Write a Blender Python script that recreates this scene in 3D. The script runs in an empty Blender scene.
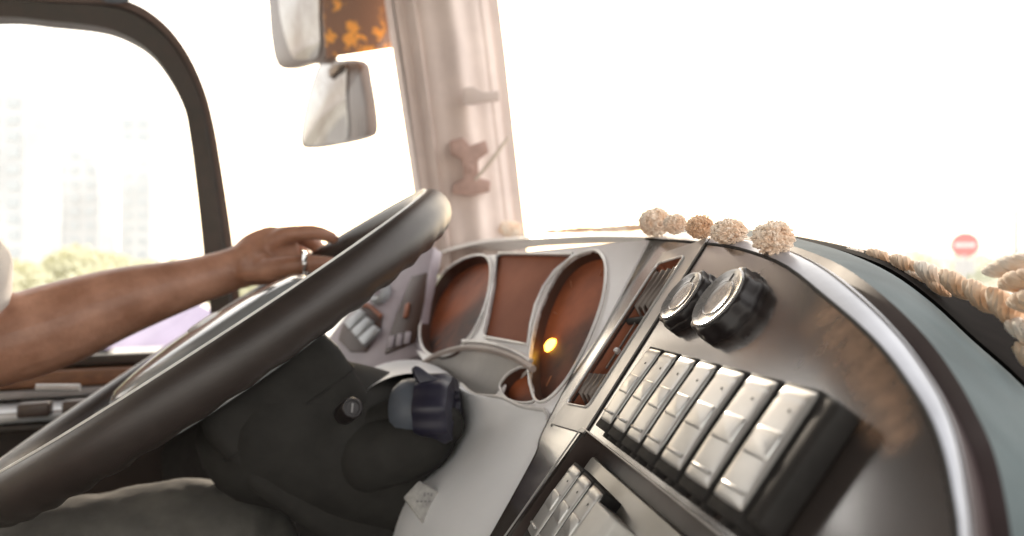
import bpy, bmesh, math, random
from mathutils import Vector as V, Matrix, noise
random.seed(7)
sc = bpy.context.scene
col = sc.collection
PI = math.pi
CAM = V((0, 0, 2.0)); FPX = 700.0

# ------------------------------------------------------------------ frames
FW = V((.928, .372, 0)).normalized()        # the way the bus points
LF = V((-FW.y, FW.x, 0))                    # towards the driver's window
UP = V((0, 0, 1))
def ray(x, y): return V(((x-512)/FPX, 1, (268-y)/FPX))
def P(x, y, d): return CAM + ray(x, y)*d
def PL(x, y, l):                            # on the vertical plane l metres to the left of the camera
    r = ray(x, y); return CAM + r*(l/r.dot(LF))
def PF(x, y, f):                            # on the vertical plane f metres ahead
    r = ray(x, y); return CAM + r*(f/r.dot(FW))
def PZ(x, y, z):
    r = ray(x, y); return CAM + r*((z-CAM.z)/r.z)
class Plane:
    def __init__(s, o, n, u):
        s.o = o; s.n = n.normalized(); s.u = (u - s.n*u.dot(s.n)).normalized(); s.v = s.n.cross(s.u)
    def hit(s, x, y, h=0):
        r = ray(x, y); t = (s.o + s.n*h - CAM).dot(s.n)/r.dot(s.n); p = CAM + r*t - s.o
        return (p.dot(s.u), p.dot(s.v))
    def at(s, a, b, h=0): return s.o + s.u*a + s.v*b + s.n*h
    def pt(s, x, y, h=0): return s.at(*s.hit(x, y, h), h)
    def M(s, a, b, h=0):
        m = Matrix((s.u, s.v, s.n)).transposed().to_4x4(); m.translation = s.at(a, b, h); return m
SW = Plane(CAM + V((.0497, .4072, -.0862)), V((-.788, -.123, .603)), V((.1668, -.9859, .0169)))  # tops of the switches
if SW.v.z < 0: raise RuntimeError
P1 = Plane(SW.o - SW.n*.012, SW.n, SW.u)
P2 = Plane(CAM + P(568, 325, .600) - CAM - V((0, 0, 0)), V((-.728, -.336, .605)), V((.42, -.91, 0)))
P4 = Plane(P(425, 310, .92), V((-.55, -.70, .45)), V((.7, -.55, 0)))

# ------------------------------------------------------------------ materials
def new_mat(name):
    m = bpy.data.materials.new(name); m.use_nodes = True
    return m, m.node_tree.nodes, m.node_tree.links, m.node_tree.nodes['Principled BSDF']
def mat(name, c, rough=.5, metal=0, c2=None, scale=30, amt=1.0, bump=0, bscale=200, bdist=.001, coat=0, crough=.1, rvar=.15, spec=.5,
        stretch=None, sheen=0, sub=0, trans=0, fine=None):
    m, N, Lk, b = new_mat(name)
    tc = N.new('ShaderNodeTexCoord'); src = tc.outputs['Object']
    if stretch:
        mp = N.new('ShaderNodeMapping'); mp.inputs['Scale'].default_value = stretch; Lk.new(src, mp.inputs[0]); src = mp.outputs[0]
    nz = N.new('ShaderNodeTexNoise'); nz.inputs['Scale'].default_value = scale; nz.inputs['Detail'].default_value = 6
    nz.inputs['Roughness'].default_value = .6; Lk.new(src, nz.inputs['Vector'])
    mx = N.new('ShaderNodeMix'); mx.data_type = 'RGBA'
    cr = N.new('ShaderNodeMapRange'); cr.inputs[1].default_value = .35; cr.inputs[2].default_value = .65; cr.inputs[4].default_value = amt
    Lk.new(nz.outputs[0], cr.inputs[0]); Lk.new(cr.outputs[0], mx.inputs['Factor'])
    c2 = c2 or tuple(x*.75 for x in c)
    mx.inputs['A'].default_value = (*c, 1); mx.inputs['B'].default_value = (*c2, 1)
    Lk.new(mx.outputs['Result'], b.inputs['Base Color'])
    rr = N.new('ShaderNodeMapRange'); rr.inputs[3].default_value = max(.02, rough-rvar/2); rr.inputs[4].default_value = min(1, rough+rvar/2)
    n2 = N.new('ShaderNodeTexNoise'); n2.inputs['Scale'].default_value = scale*2.3; n2.inputs['Detail'].default_value = 4
    Lk.new(src, n2.inputs['Vector']); Lk.new(n2.outputs[0], rr.inputs[0]); Lk.new(rr.outputs[0], b.inputs['Roughness'])
    b.inputs['Metallic'].default_value = metal; b.inputs['Coat Weight'].default_value = coat; b.inputs['Coat Roughness'].default_value = crough
    b.inputs['Specular IOR Level'].default_value = spec
    if sheen: b.inputs['Sheen Weight'].default_value = sheen
    if sub:
        b.inputs['Subsurface Weight'].default_value = sub; b.inputs['Subsurface Radius'].default_value = (.02, .008, .004); b.inputs['Subsurface Scale'].default_value = .6
    if bump:
        n3 = N.new('ShaderNodeTexNoise'); n3.inputs['Scale'].default_value = bscale; n3.inputs['Detail'].default_value = 5
        Lk.new(src, n3.inputs['Vector'])
        bp = N.new('ShaderNodeBump'); bp.inputs['Strength'].default_value = bump; bp.inputs['Distance'].default_value = bdist
        Lk.new(n3.outputs[0], bp.inputs['Height']); Lk.new(bp.outputs[0], b.inputs['Normal'])
    return m
def leather(name, c, rough, cells=900, bump=.35):
    m = mat(name, c, rough, scale=25, rvar=.12)
    N, Lk = m.node_tree.nodes, m.node_tree.links; b = N['Principled BSDF']
    tc = N.new('ShaderNodeTexCoord'); vo = N.new('ShaderNodeTexVoronoi'); vo.feature = 'DISTANCE_TO_EDGE'; vo.inputs['Scale'].default_value = cells
    Lk.new(tc.outputs['Object'], vo.inputs['Vector'])
    bp = N.new('ShaderNodeBump'); bp.inputs['Strength'].default_value = bump; bp.inputs['Distance'].default_value = .0006
    Lk.new(vo.outputs[0], bp.inputs['Height']); Lk.new(bp.outputs[0], b.inputs['Normal'])
    return m
def glass_mat(name, tint=(.97, .98, .98), refl=.05, dirt=.03):
    m, N, Lk, b = new_mat(name); N.remove(b); out = N['Material Output']
    tr = N.new('ShaderNodeBsdfTransparent'); tr.inputs[0].default_value = (*tint, 1)
    gl = N.new('ShaderNodeBsdfGlossy'); gl.inputs['Roughness'].default_value = .02
    df = N.new('ShaderNodeBsdfDiffuse'); df.inputs[0].default_value = (.8, .78, .74, 1)
    lw = N.new('ShaderNodeLayerWeight'); lw.inputs[0].default_value = .15
    mr = N.new('ShaderNodeMapRange'); mr.inputs[3].default_value = refl; mr.inputs[4].default_value = .6; Lk.new(lw.outputs['Fresnel'], mr.inputs[0])
    m1 = N.new('ShaderNodeMixShader'); Lk.new(mr.outputs[0], m1.inputs[0]); Lk.new(tr.outputs[0], m1.inputs[1]); Lk.new(gl.outputs[0], m1.inputs[2])
    tc = N.new('ShaderNodeTexCoord'); nz = N.new('ShaderNodeTexNoise'); nz.inputs['Scale'].default_value = 3; Lk.new(tc.outputs['Object'], nz.inputs['Vector'])
    dm = N.new('ShaderNodeMath'); dm.operation = 'MULTIPLY'; dm.inputs[1].default_value = dirt; Lk.new(nz.outputs[0], dm.inputs[0])
    m2 = N.new('ShaderNodeMixShader'); Lk.new(dm.outputs[0], m2.inputs[0]); Lk.new(m1.outputs[0], m2.inputs[1]); Lk.new(df.outputs[0], m2.inputs[2])
    Lk.new(m2.outputs[0], out.inputs[0]); return m
def spots(name, base, spot, scale, thr=.33):
    m = mat(name, base, .5, scale=8); N, Lk = m.node_tree.nodes, m.node_tree.links; b = N['Principled BSDF']
    tc = N.new('ShaderNodeTexCoord'); vo = N.new('ShaderNodeTexVoronoi'); vo.inputs['Scale'].default_value = scale
    nz = N.new('ShaderNodeTexNoise'); nz.inputs['Scale'].default_value = scale*.35; Lk.new(tc.outputs['Object'], nz.inputs['Vector'])
    wv = N.new('ShaderNodeTexNoise'); wv.inputs['Scale'].default_value = 60; Lk.new(tc.outputs['Object'], wv.inputs['Vector'])
    va_ = N.new('ShaderNodeVectorMath'); va_.operation = 'MULTIPLY_ADD'; va_.inputs[1].default_value = (.04, .04, .04); Lk.new(wv.outputs['Color'], va_.inputs[0]); Lk.new(tc.outputs['Object'], va_.inputs[2])
    Lk.new(va_.outputs[0], vo.inputs['Vector'])
    r = N.new('ShaderNodeMapRange'); r.inputs[1].default_value = thr; r.inputs[2].default_value = thr-.22; Lk.new(vo.outputs['Distance'], r.inputs[0])
    r2 = N.new('ShaderNodeMapRange'); r2.inputs[1].default_value = .45; r2.inputs[2].default_value = .6; Lk.new(nz.outputs[0], r2.inputs[0])
    mm = N.new('ShaderNodeMath'); mm.operation = 'MULTIPLY'; Lk.new(r.outputs[0], mm.inputs[0]); Lk.new(r2.outputs[0], mm.inputs[1])
    mx = N.new('ShaderNodeMix'); mx.data_type = 'RGBA'; mx.inputs['A'].default_value = (*base, 1); mx.inputs['B'].default_value = (*spot, 1)
    Lk.new(mm.outputs[0], mx.inputs['Factor']); Lk.new(mx.outputs['Result'], b.inputs['Base Color']); return m

M_ = {}
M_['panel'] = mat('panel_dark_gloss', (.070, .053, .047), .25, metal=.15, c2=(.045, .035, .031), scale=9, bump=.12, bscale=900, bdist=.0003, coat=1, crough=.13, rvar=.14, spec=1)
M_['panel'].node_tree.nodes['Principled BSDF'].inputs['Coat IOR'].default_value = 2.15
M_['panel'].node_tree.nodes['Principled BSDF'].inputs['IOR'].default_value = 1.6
M_['panel_edge'] = mat('panel_edge_brown', (.075, .055, .048), .4, scale=20, coat=.1)
M_['cluster'] = mat('cluster_silver', (.90, .88, .88), .36, c2=(.84, .81, .80), scale=9, bump=.06, bscale=1500, bdist=.0003, coat=.3)
M_['shroud'] = mat('shroud_grey_silver', (.95, .95, .96), .40, c2=(.88, .89, .90), scale=7, bump=.3, bscale=900, bdist=.0005, coat=.15)
M_['shelf'] = mat('shelf_pale', (.62, .59, .56), .5, scale=10)
M_['lip'] = mat('lip_brown', (.42, .34, .30), .4, scale=15)
M_['ring'] = mat('bezel_chrome', (.86, .84, .82), .3, metal=.4, scale=20)
M_['dial'] = mat('dial_flare_tint', (.55, .155, .06), .5, c2=(.07, .045, .038), scale=5, rvar=.1, spec=.15)  # orange patches put the lens flare's tint into the dial colour
M_['well'] = mat('dial_well_brown', (.075, .035, .024), .4, scale=9)
M_['tick'] = mat('dial_tick', (.60, .24, .12), .5)
M_['screen'] = mat('screen_flare_tint', (.42, .15, .08), .6, c2=(.27, .10, .06), scale=5, spec=.08)  # red-brown of the lens flare mixed into the screen colour
M_['vent'] = mat('vent_grey', (.50, .48, .46), .33, metal=.4, scale=20, coat=.2)
M_['ventin'] = mat('vent_inner_brown', (.42, .16, .09), .45, scale=25)
M_['fin'] = mat('vent_fin', (.20, .165, .145), .35, metal=.2, scale=30)
M_['switch'] = mat('switch_silver', (.60, .59, .57), .29, metal=.5, c2=(.59, .58, .56), scale=20, rvar=.02, coat=.1)
M_['switchlow'] = mat('switch_silver_dull', (.50, .49, .47), .28, metal=.5, c2=(.49, .48, .46), scale=20, rvar=.02, coat=.15)
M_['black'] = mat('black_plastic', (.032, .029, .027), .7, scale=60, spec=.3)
M_['knob'] = mat('knob_black', (.022, .017, .017), .42, scale=40)
M_['knobface'] = mat('knob_face', (.45, .44, .43), .27, metal=.5, scale=40, coat=.2)
M_['mark'] = mat('switch_mark', (.10, .095, .09), .5)
M_['ivory'] = mat('ivory_plastic', (.80, .78, .73), .35, scale=20)
M_['greige'] = mat('greige_plate', (.46, .44, .40), .35, c2=(.40, .38, .34), scale=12, metal=.2, coat=.2)
M_['silver'] = mat('silver_band', (.50, .52, .58), .38, metal=.25, scale=18, rvar=.2, coat=.1)
M_['groove'] = mat('groove_maroon', (.07, .045, .045), .5, scale=20)
M_['pad'] = leather('dash_pad_teal_grey', (.085, .12, .13), .62, 500, .3); M_['pad'].node_tree.nodes['Principled BSDF'].inputs['Specular IOR Level'].default_value = .25
M_['topgrey'] = mat('dash_top_grey', (.70, .66, .62), .45, scale=12, bump=.1, bscale=900)
M_['rim'] = leather('wheel_leather', (.045, .035, .031), .34, 1100, .3)
M_['rim_glint'] = mat('wheel_highlight', (.80, .78, .74), .3, scale=40)
M_['hub'] = mat('hub_gloss', (.30, .31, .31), .2, scale=9, coat=.9, crough=.06, rvar=.12)
M_['column'] = mat('column_black', (.036, .034, .031), .75, scale=30, spec=.2, bump=.3, bscale=900, bdist=.0004)
M_['blue'] = mat('stalk_blue_grey', (.11, .125, .15), .45, scale=25)
M_['violet'] = mat('stalk_violet', (.022, .02, .038), .4, scale=25)
M_['tag'] = mat('tag_grey', (.46, .45, .42), .45, c2=(.28, .27, .26), scale=140, bump=.3, bscale=300, bdist=.0005)
M_['purplegrey'] = mat('panel_purple_grey', (.46, .40, .44), .42, scale=15)
M_['window'] = mat('window_rubber', (.035, .031, .026), .5, scale=30, c2=(.05, .036, .03))
M_['windowedge'] = mat('window_inner_brown', (.11, .065, .05), .4, scale=30)
M_['pillar'] = mat('pillar_fabric', (.76, .64, .58), .75, c2=(.60, .50, .46), scale=6, bump=.3, bscale=500, sheen=.3)  # pale pink veil of the sun's glare put into the base colour
M_['bracket'] = mat('bracket_brown', (.50, .33, .28), .45, scale=40)
M_['lever'] = mat('lever_cream', (.8, .68, .58), .3, metal=.2)
M_['glass'] = glass_mat('window_glass')
M_['mirror'] = mat('mirror_glass', (.40, .39, .38), .08, metal=1, c2=(.24, .21, .19), scale=9, rvar=.06)  # uneven greys imitate blurred reflections in the glass
M_['housing'] = mat('mirror_housing', (.16, .115, .095), .35, scale=20, coat=.3)
M_['autumn'] = spots('autumn_reflection', (.26, .14, .09), (.95, .42, .08), 34, .5)  # orange spots imitate out-of-focus foliage reflections
M_['wallin'] = mat('side_wall_brown', (.06, .042, .034), .6, scale=8, bump=.3, bscale=300)
M_['wood'] = mat('sill_wood', (.20, .095, .045), .45, c2=(.14, .065, .035), scale=20, stretch=(1, 8, 8))
M_['ledge'] = mat('sill_ledge', (.52, .54, .56), .35, metal=.3, scale=15)
M_['sillgrey'] = mat('sill_grey', (.27, .26, .26), .45, scale=15)
M_['ceiling'] = mat('ceiling_cloth', (.045, .04, .038), .85, scale=10)
M_['floor'] = mat('floor_rubber', (.05, .046, .042), .7, scale=20, bump=.4, bscale=80)
M_['skin'] = mat('skin', (.46, .245, .165), .42, c2=(.30, .145, .09), scale=26, bump=.5, bscale=170, bdist=.0012, sub=.12, rvar=.25)
M_['nail'] = mat('nail', (.55, .33, .26), .25)
M_['shirt'] = mat('shirt_cloth', (.78, .72, .66), .85, scale=8, bump=.3, bscale=700, sheen=.2)
M_['trousers'] = mat('trouser_cloth', (.115, .108, .094), .85, c2=(.075, .07, .062), scale=22, bump=.5, bscale=1100, sheen=.15)
M_['hair'] = mat('hair_black', (.02, .015, .012), .5, scale=90, stretch=(1, 1, .1), bump=.8, bscale=200)
M_['metal'] = mat('ring_silver', (.85, .84, .82), .15, metal=1)
M_['yarn'] = mat('yarn_beige', (.95, .74, .55), .9, c2=(.70, .42, .24), scale=45, sheen=.5)
M_['yarnlight'] = mat('yarn_cream', (.97, .90, .80), .9, c2=(.88, .64, .46), scale=45, sheen=.5)
M_['matcloth'] = mat('mat_cloth_dark', (.014, .011, .010), 1, scale=60, spec=.05)
M_['ground'] = mat('ground_pale', (.62, .60, .55), .9, c2=(.52, .51, .45), scale=.05)  # distance haze put into the pale colours of ground, leaves and towers
M_['road'] = mat('road_pale', (.42, .41, .40), .9, scale=.3)
M_['line'] = mat('road_line', (.85, .84, .8), .8)
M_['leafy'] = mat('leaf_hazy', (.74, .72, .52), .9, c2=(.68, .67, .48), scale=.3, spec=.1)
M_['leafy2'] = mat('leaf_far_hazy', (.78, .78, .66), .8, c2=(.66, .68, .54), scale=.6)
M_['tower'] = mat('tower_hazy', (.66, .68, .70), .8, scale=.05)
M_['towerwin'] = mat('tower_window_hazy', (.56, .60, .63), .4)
M_['signred'] = mat('sign_red', (.78, .26, .24), .5, c2=(.72, .23, .22))
M_['signwhite'] = mat('sign_white', (.88, .84, .82), .5)
M_['polegrey'] = mat('pole_grey', (.36, .37, .36), .5, metal=.2)
M_['postpale'] = mat('post_pale', (.68, .67, .65), .5)
M_['carpaint'] = mat('car_lilac', (.52, .44, .60), .3, coat=.6, scale=1)
M_['carglass'] = mat('car_glass', (.12, .12, .14), .08, coat=.5, scale=1)
M_['tyre'] = mat('tyre_rubber', (.03, .03, .03), .8)

# ------------------------------------------------------------------ mesh tools
W = {}
def setp(o, parent, M):
    W[o.name] = M
    if parent is not None:
        o.parent = parent; o.matrix_parent_inverse = Matrix.Identity(4); o.matrix_basis = W[parent.name].inverted() @ M
    else: o.matrix_basis = M
def empty(name, loc, label=None, cat=None, group=None):
    o = bpy.data.objects.new(name, None); col.objects.link(o); o.empty_display_size = .05
    setp(o, None, Matrix.Translation(loc)); tag(o, label, cat, group); return o
def tag(o, label=None, cat=None, group=None, kind=None):
    if label: o['label'] = label
    if cat: o['category'] = cat
    if group: o['group'] = group
    if kind: o['kind'] = kind
    return o
def obj(name, bm, m, parent=None, M=None, smooth=True, bevel=0, seg=2, angle=35, sub=0, recalc=True):
    """bm in world coordinates when M is None (then re-centred), else in the frame M."""
    if isinstance(bm, tuple):
        b = bmesh.new(); vs = [b.verts.new(p) for p in bm[0]]
        for f in bm[1]:
            try: b.faces.new([vs[i] for i in f])
            except ValueError: pass
        bm = b
    if recalc: bmesh.ops.recalc_face_normals(bm, faces=bm.faces)
    if M is None:
        lo = V([min(v.co[i] for v in bm.verts) for i in range(3)]); hi = V([max(v.co[i] for v in bm.verts) for i in range(3)])
        c = (lo+hi)/2; bmesh.ops.translate(bm, vec=-c, verts=bm.verts); M = Matrix.Translation(c)
    me = bpy.data.meshes.new(name); bm.to_mesh(me); bm.free()
    me.materials.append(M_[m] if isinstance(m, str) else m)
    if smooth:
        for p in me.polygons: p.use_smooth = True
    o = bpy.data.objects.new(name, me); col.objects.link(o); setp(o, parent, M)
    if bevel:
        md = o.modifiers.new('bevel', 'BEVEL'); md.width = bevel; md.segments = seg; md.limit_method = 'ANGLE'; md.angle_limit = math.radians(angle)
        md.harden_normals = False
    if sub:
        md = o.modifiers.new('sub', 'SUBSURF'); md.levels = md.render_levels = sub
    if smooth:
        try:
            me.set_sharp_from_angle(angle=math.radians(42)) if not bevel else None
        except Exception: pass
    return o
def spl(pts, n, closed=False):
    pts = [V(p) if len(p) <= 4 else p for p in pts]; k = len(pts); out = []
    segs = k if closed else k-1
    for i in range(n):
        t = i*segs/(n if closed else n-1); s = min(int(t), segs-1); t -= s
        g = (lambda j: pts[j % k]) if closed else (lambda j: pts[max(0, min(k-1, j))])
        a, b, c, d = g(s-1), g(s), g(s+1), g(s+2)
        out.append(.5*((2*b) + (c-a)*t + (2*a-5*b+4*c-d)*t*t + (3*b-a-3*c+d)*t**3))
    return out
def px_spl(pts, n, closed=False): return [(q.x, q.y) for q in spl([V((x, y)) for x, y in pts], n, closed)]
def grid(rows, closed=False, capends=False):
    vs = []; fs = []; m = len(rows[0])
    for r in rows: vs += [V(p) for p in r]
    for i in range(len(rows)-1):
        for j in range(m if closed else m-1):
            k = (j+1) % m; fs.append((i*m+j, i*m+k, (i+1)*m+k, (i+1)*m+j))
    if capends:
        fs.append(tuple(range(m))[::-1]); fs.append(tuple((len(rows)-1)*m+j for j in range(m)))
    return vs, fs
def merge(*parts):
    vs = []; fs = []
    for v, f in parts:
        k = len(vs); vs += list(v); fs += [tuple(i+k for i in q) for q in f]
    return vs, fs
def xf(part, M): return [M @ V(p) for p in part[0]], part[1]
def box(x0, x1, y0, y1, z0, z1):
    vs = [V((x, y, z)) for x in (x0, x1) for y in (y0, y1) for z in (z0, z1)]
    return vs, [(0, 1, 3, 2), (4, 6, 7, 5), (0, 4, 5, 1), (2, 3, 7, 6), (0, 2, 6, 4), (1, 5, 7, 3)]
def lathe(prof, n=32, flute=0, nf=0):
    rows = []
    for r, z in prof:
        rows.append([V(((r + (flute*(.5+.5*math.cos(nf*2*PI*j/n))*(1 if r > 1e-4 else 0)))*math.cos(2*PI*j/n),
                        (r + (flute*(.5+.5*math.cos(nf*2*PI*j/n))*(1 if r > 1e-4 else 0)))*math.sin(2*PI*j/n), z)) for j in range(n)])
    return grid(rows, True, True)
def tube(pts, r, n=10, closed=False, flat=None):
    pts = [V(p) for p in pts]; k = len(pts); rr = r if isinstance(r, (list, tuple)) else [r]*k
    T = []
    for i in range(k):
        a = pts[(i-1) % k] if (closed or i > 0) else pts[i]; b = pts[(i+1) % k] if (closed or i < k-1) else pts[i]
        T.append((b-a).normalized())
    nrm = T[0].orthogonal().normalized() if flat is None else (V(flat) - T[0]*T[0].dot(V(flat))).normalized()
    rows = []
    for i in range(k):
        if flat is None: nrm = (nrm - T[i]*nrm.dot(T[i])).normalized()
        else: nrm = (V(flat) - T[i]*T[i].dot(V(flat))).normalized()
        bn = T[i].cross(nrm)
        rx, ry = rr[i] if isinstance(rr[i], tuple) else (rr[i], rr[i])
        rows.append([pts[i] + nrm*(rx*math.cos(2*PI*j/n)) + bn*(ry*math.sin(2*PI*j/n)) for j in range(n)])
    if closed: rows.append(rows[0]); return grid(rows, True)
    return grid(rows, True, True)
def capsule(pts, rad, n=16, steps=6, flat=None):
    """smooth limb through points with radii, round ends"""
    q = [V(p) for p in pts]; kk = max(2, (len(q)-1)*steps+1)
    C = spl(q, kk); k = len(q)
    R4 = spl([V(((r[0], r[1]) if isinstance(r, tuple) else (r, r))) for r in rad], kk)
    a = (C[0]-C[1]).normalized(); b = (C[-1]-C[-2]).normalized()
    pre = []; post = []
    for t in (1, .92, .75, .5, .25):
        s = math.sqrt(max(0, 1-t*t)) + .02
        pre.append((C[0] + a*R4[0].y*t, (R4[0].x*s, R4[0].y*s))); post.append((C[-1] + b*R4[-1].y*t, (R4[-1].x*s, R4[-1].y*s)))
    al = pre + [(c, (r.x, r.y)) for c, r in zip(C, R4)] + post[::-1]
    return tube([x[0] for x in al], [x[1] for x in al], n, False, flat)
def inset_poly(pts, d):
    c = sum((V(p) for p in pts), V((0, 0)))/len(pts)
    return [tuple(V(p) + (c-V(p)).normalized()*d) for p in pts]
def prism(pl, loc, h0, h1):
    k = len(loc); vs = [pl.at(a, b, h0) for a, b in loc] + [pl.at(a, b, h1) for a, b in loc]
    fs = [tuple(range(k)), tuple(range(k, 2*k))] + [(i, (i+1) % k, k+(i+1) % k, k+i) for i in range(k)]
    return vs, fs
def slab(name, pl, px, h0, h1, m, parent, bevel=.0008, n=None, local=None, **kw):
    if n: px = px_spl(px, n, True)
    loc = local or [pl.hit(x, y, h1) for x, y in px]
    return obj(name, prism(pl, loc, h0, h1), m, parent, bevel=bevel, **kw)
def holed(pl, outer, holes, h):
    b = bmesh.new()
    for lp in [outer]+holes:
        vs = [b.verts.new(pl.at(x, y, h)) for x, y in lp]
        for i in range(len(vs)): b.edges.new((vs[i], vs[(i+1) % len(vs)]))
    bmesh.ops.triangle_fill(b, use_beauty=True, use_dissolve=False, edges=b.edges)
    # drop faces inside holes
    def inside(p, poly):
        c = False; j = len(poly)-1
        for i in range(len(poly)):
            if (poly[i][1] > p[1]) != (poly[j][1] > p[1]) and p[0] < (poly[j][0]-poly[i][0])*(p[1]-poly[i][1])/(poly[j][1]-poly[i][1])+poly[i][0]: c = not c
            j = i
        return c
    for f in list(b.faces):
        c = f.calc_center_median() - pl.o; q = (c.dot(pl.u), c.dot(pl.v))
        if any(inside(q, hl) for hl in holes) or not inside(q, outer): b.faces.remove(f)
    bmesh.ops.recalc_face_normals(b, faces=b.faces)
    if b.faces and sum(f.normal.dot(pl.n) for f in b.faces) < 0: bmesh.ops.reverse_faces(b, faces=b.faces)
    return b
def wallstrip(pl, loop, h0, h1):
    return grid([[pl.at(a, b, h1) for a, b in loop], [pl.at(a, b, h0) for a, b in loop]], True)
def roundrect(x0, x1, y0, y1, r, n=5):
    out = []
    for cx, cy, a in ((x1-r, y1-r, 0), (x0+r, y1-r, 90), (x0+r, y0+r, 180), (x1-r, y0+r, 270)):
        for i in range(n+1):
            t = math.radians(a+90*i/n); out.append((cx+r*math.cos(t), cy+r*math.sin(t)))
    return out
def dup(o, parent, M):
    c = o.copy(); col.objects.link(c); setp(c, parent, M)
    for ch in [x for x in bpy.data.objects if x.parent == o and x is not c]:
        dup(ch, c, M @ (W[o.name].inverted() @ W[ch.name]))
    return c
def solidify(o, t, off=-1):
    md = o.modifiers.new('solid', 'SOLIDIFY'); md.thickness = t; md.offset = off; return o

# ================================================================== DASHBOARD
dash = empty('dashboard', P1.at(0, 0) - UP*.3, 'curved bus dashboard with silver gauge cluster and dark glossy switch panel', 'dashboard')
# ---- dark panel on the right with the switches
edgeI = px_spl([(646, 239), (655, 239.5), (700, 243), (740, 249), (785, 266), (827, 299), (860, 327), (887, 355), (911, 388), (929, 418), (942, 452), (951, 492), (958, 545), (952, 640)], 49)
left = [(520, 640), (505, 545), (528, 500), (545, 460), (553, 436), (606, 340)]
left = [(940, 800), (880, 1100), (500, 1100), (380, 760), (455, 600), (485, 545), (513, 495), (536, 452), (543, 430), (592, 336)]
outer = [P1.hit(x, y) for x, y in edgeI] + [P1.hit(x, y) for x, y in left]
ca, cb = P1.hit(583, 429)
boxl = roundrect(ca, ca+.235, cb-.105, cb, .003)
# vent recess (long slot)
ventpx = [(664, 257), (688, 259), (683, 273), (628, 352), (590, 404), (569, 417), (571, 404), (606, 346)]
va = [P1.hit(x, y) for x, y in ((655, 257), (692, 259), (569, 419))]
vl0, vl1 = P1.hit(672, 262), P1.hit(579, 406)
vx = (vl0[0]+vl1[0])/2
vw = .0205
# slanted slot: follow the line vl1->vl0
dv = V(vl0)-V(vl1); vlen = dv.length; dv.normalize(); du = V((dv.y, -dv.x))
if du.x < 0: du = -du
vmid = (V(vl0)+V(vl1))/2
def vloc(s, t): q = vmid + du*s + dv*t; return (q.x, q.y)
rr = roundrect(-vw, vw, -vlen/2, vlen/2, .004)
ventl = [vloc(a, b) for a, b in rr]
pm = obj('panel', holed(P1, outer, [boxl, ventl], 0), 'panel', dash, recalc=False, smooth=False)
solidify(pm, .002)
obj('panel_edge', grid([[P1.pt(x, y, .0004) for x, y in px_spl(left[:2:-1], 30)], [P1.pt(x, y, -.03)-P1.u*.004 for x, y in px_spl(left[:2:-1], 30)]]), 'panel_edge', dash)
# vent surround plate + recess + fins
vo = roundrect(-vw-.006, vw+.020, -vlen/2-.018, vlen/2+.0125, .002)
vp = obj('air_vent', holed(P1, [vloc(a, b) for a, b in vo], [ventl], .0016), 'vent', dash, recalc=False, smooth=False); solidify(vp, .0015)
obj('vent_recess', merge(wallstrip(P1, ventl, -.016, .0014), (lambda k: ([P1.at(a, b, -.016) for a, b in ventl], [tuple(range(k))]))(len(ventl))), 'ventin', vp)
obj('vent_bezel', tube([P1.at(*vloc(a, b), .002) for a, b in roundrect(-vw-.0008, vw+.0008, -vlen/2-.0008, vlen/2+.0008, .0045)], .0008, 6, True), 'ring', vp)
for s in (-.0140, -.0045, .0050, .0145):
    for t0, t1 in ((vlen/2-.046, vlen/2-.004), (-vlen/2+.004, -vlen/2+.030)):
        q = [P1.at(*vloc(s, t0), -.012), P1.at(*vloc(s, t0+.006), .0012), P1.at(*vloc(s, t1-.004), .0018), P1.at(*vloc(s, t1), -.008)]
        q2 = [P1.at(*vloc(s, t0), -.014), P1.at(*vloc(s, t0+.006), -.005), P1.at(*vloc(s, t1-.004), -.0045), P1.at(*vloc(s, t1), -.011)]
        fo = obj('vent_fin', grid([q, q2]), 'fin', vp); solidify(fo, .0012, 0)
for s in (-.006, .006):
    obj('vent_rail', tube([P1.at(*vloc(s, -vlen/2+.034), -.004), P1.at(*vloc(s, vlen/2-.052), -.004)], .0009, 8), 'fin', vp)
obj('vent_slider', tube([P1.at(*vloc(-.020, vlen/2-.050), -.004), P1.at(*vloc(.020, vlen/2-.050), -.004)], .0028, 10), 'black', vp)
obj('vent_tab', xf(lathe([(0, 0), (.002, 0), (.0024, .002), (.0016, .004), (0, .0045)], 16), P1.M(*vloc(-.002, -.015), -.004)), 'ring', vp)
# seam lines either side of the vent plate
for s in (-vw-.0070, vw+.0212):
    obj('panel_seam', tube([P1.at(*vloc(s, t), .0004) for t in (-vlen/2-.02, 0, vlen/2+.013)], .00035, 6), 'black', dash)

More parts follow.
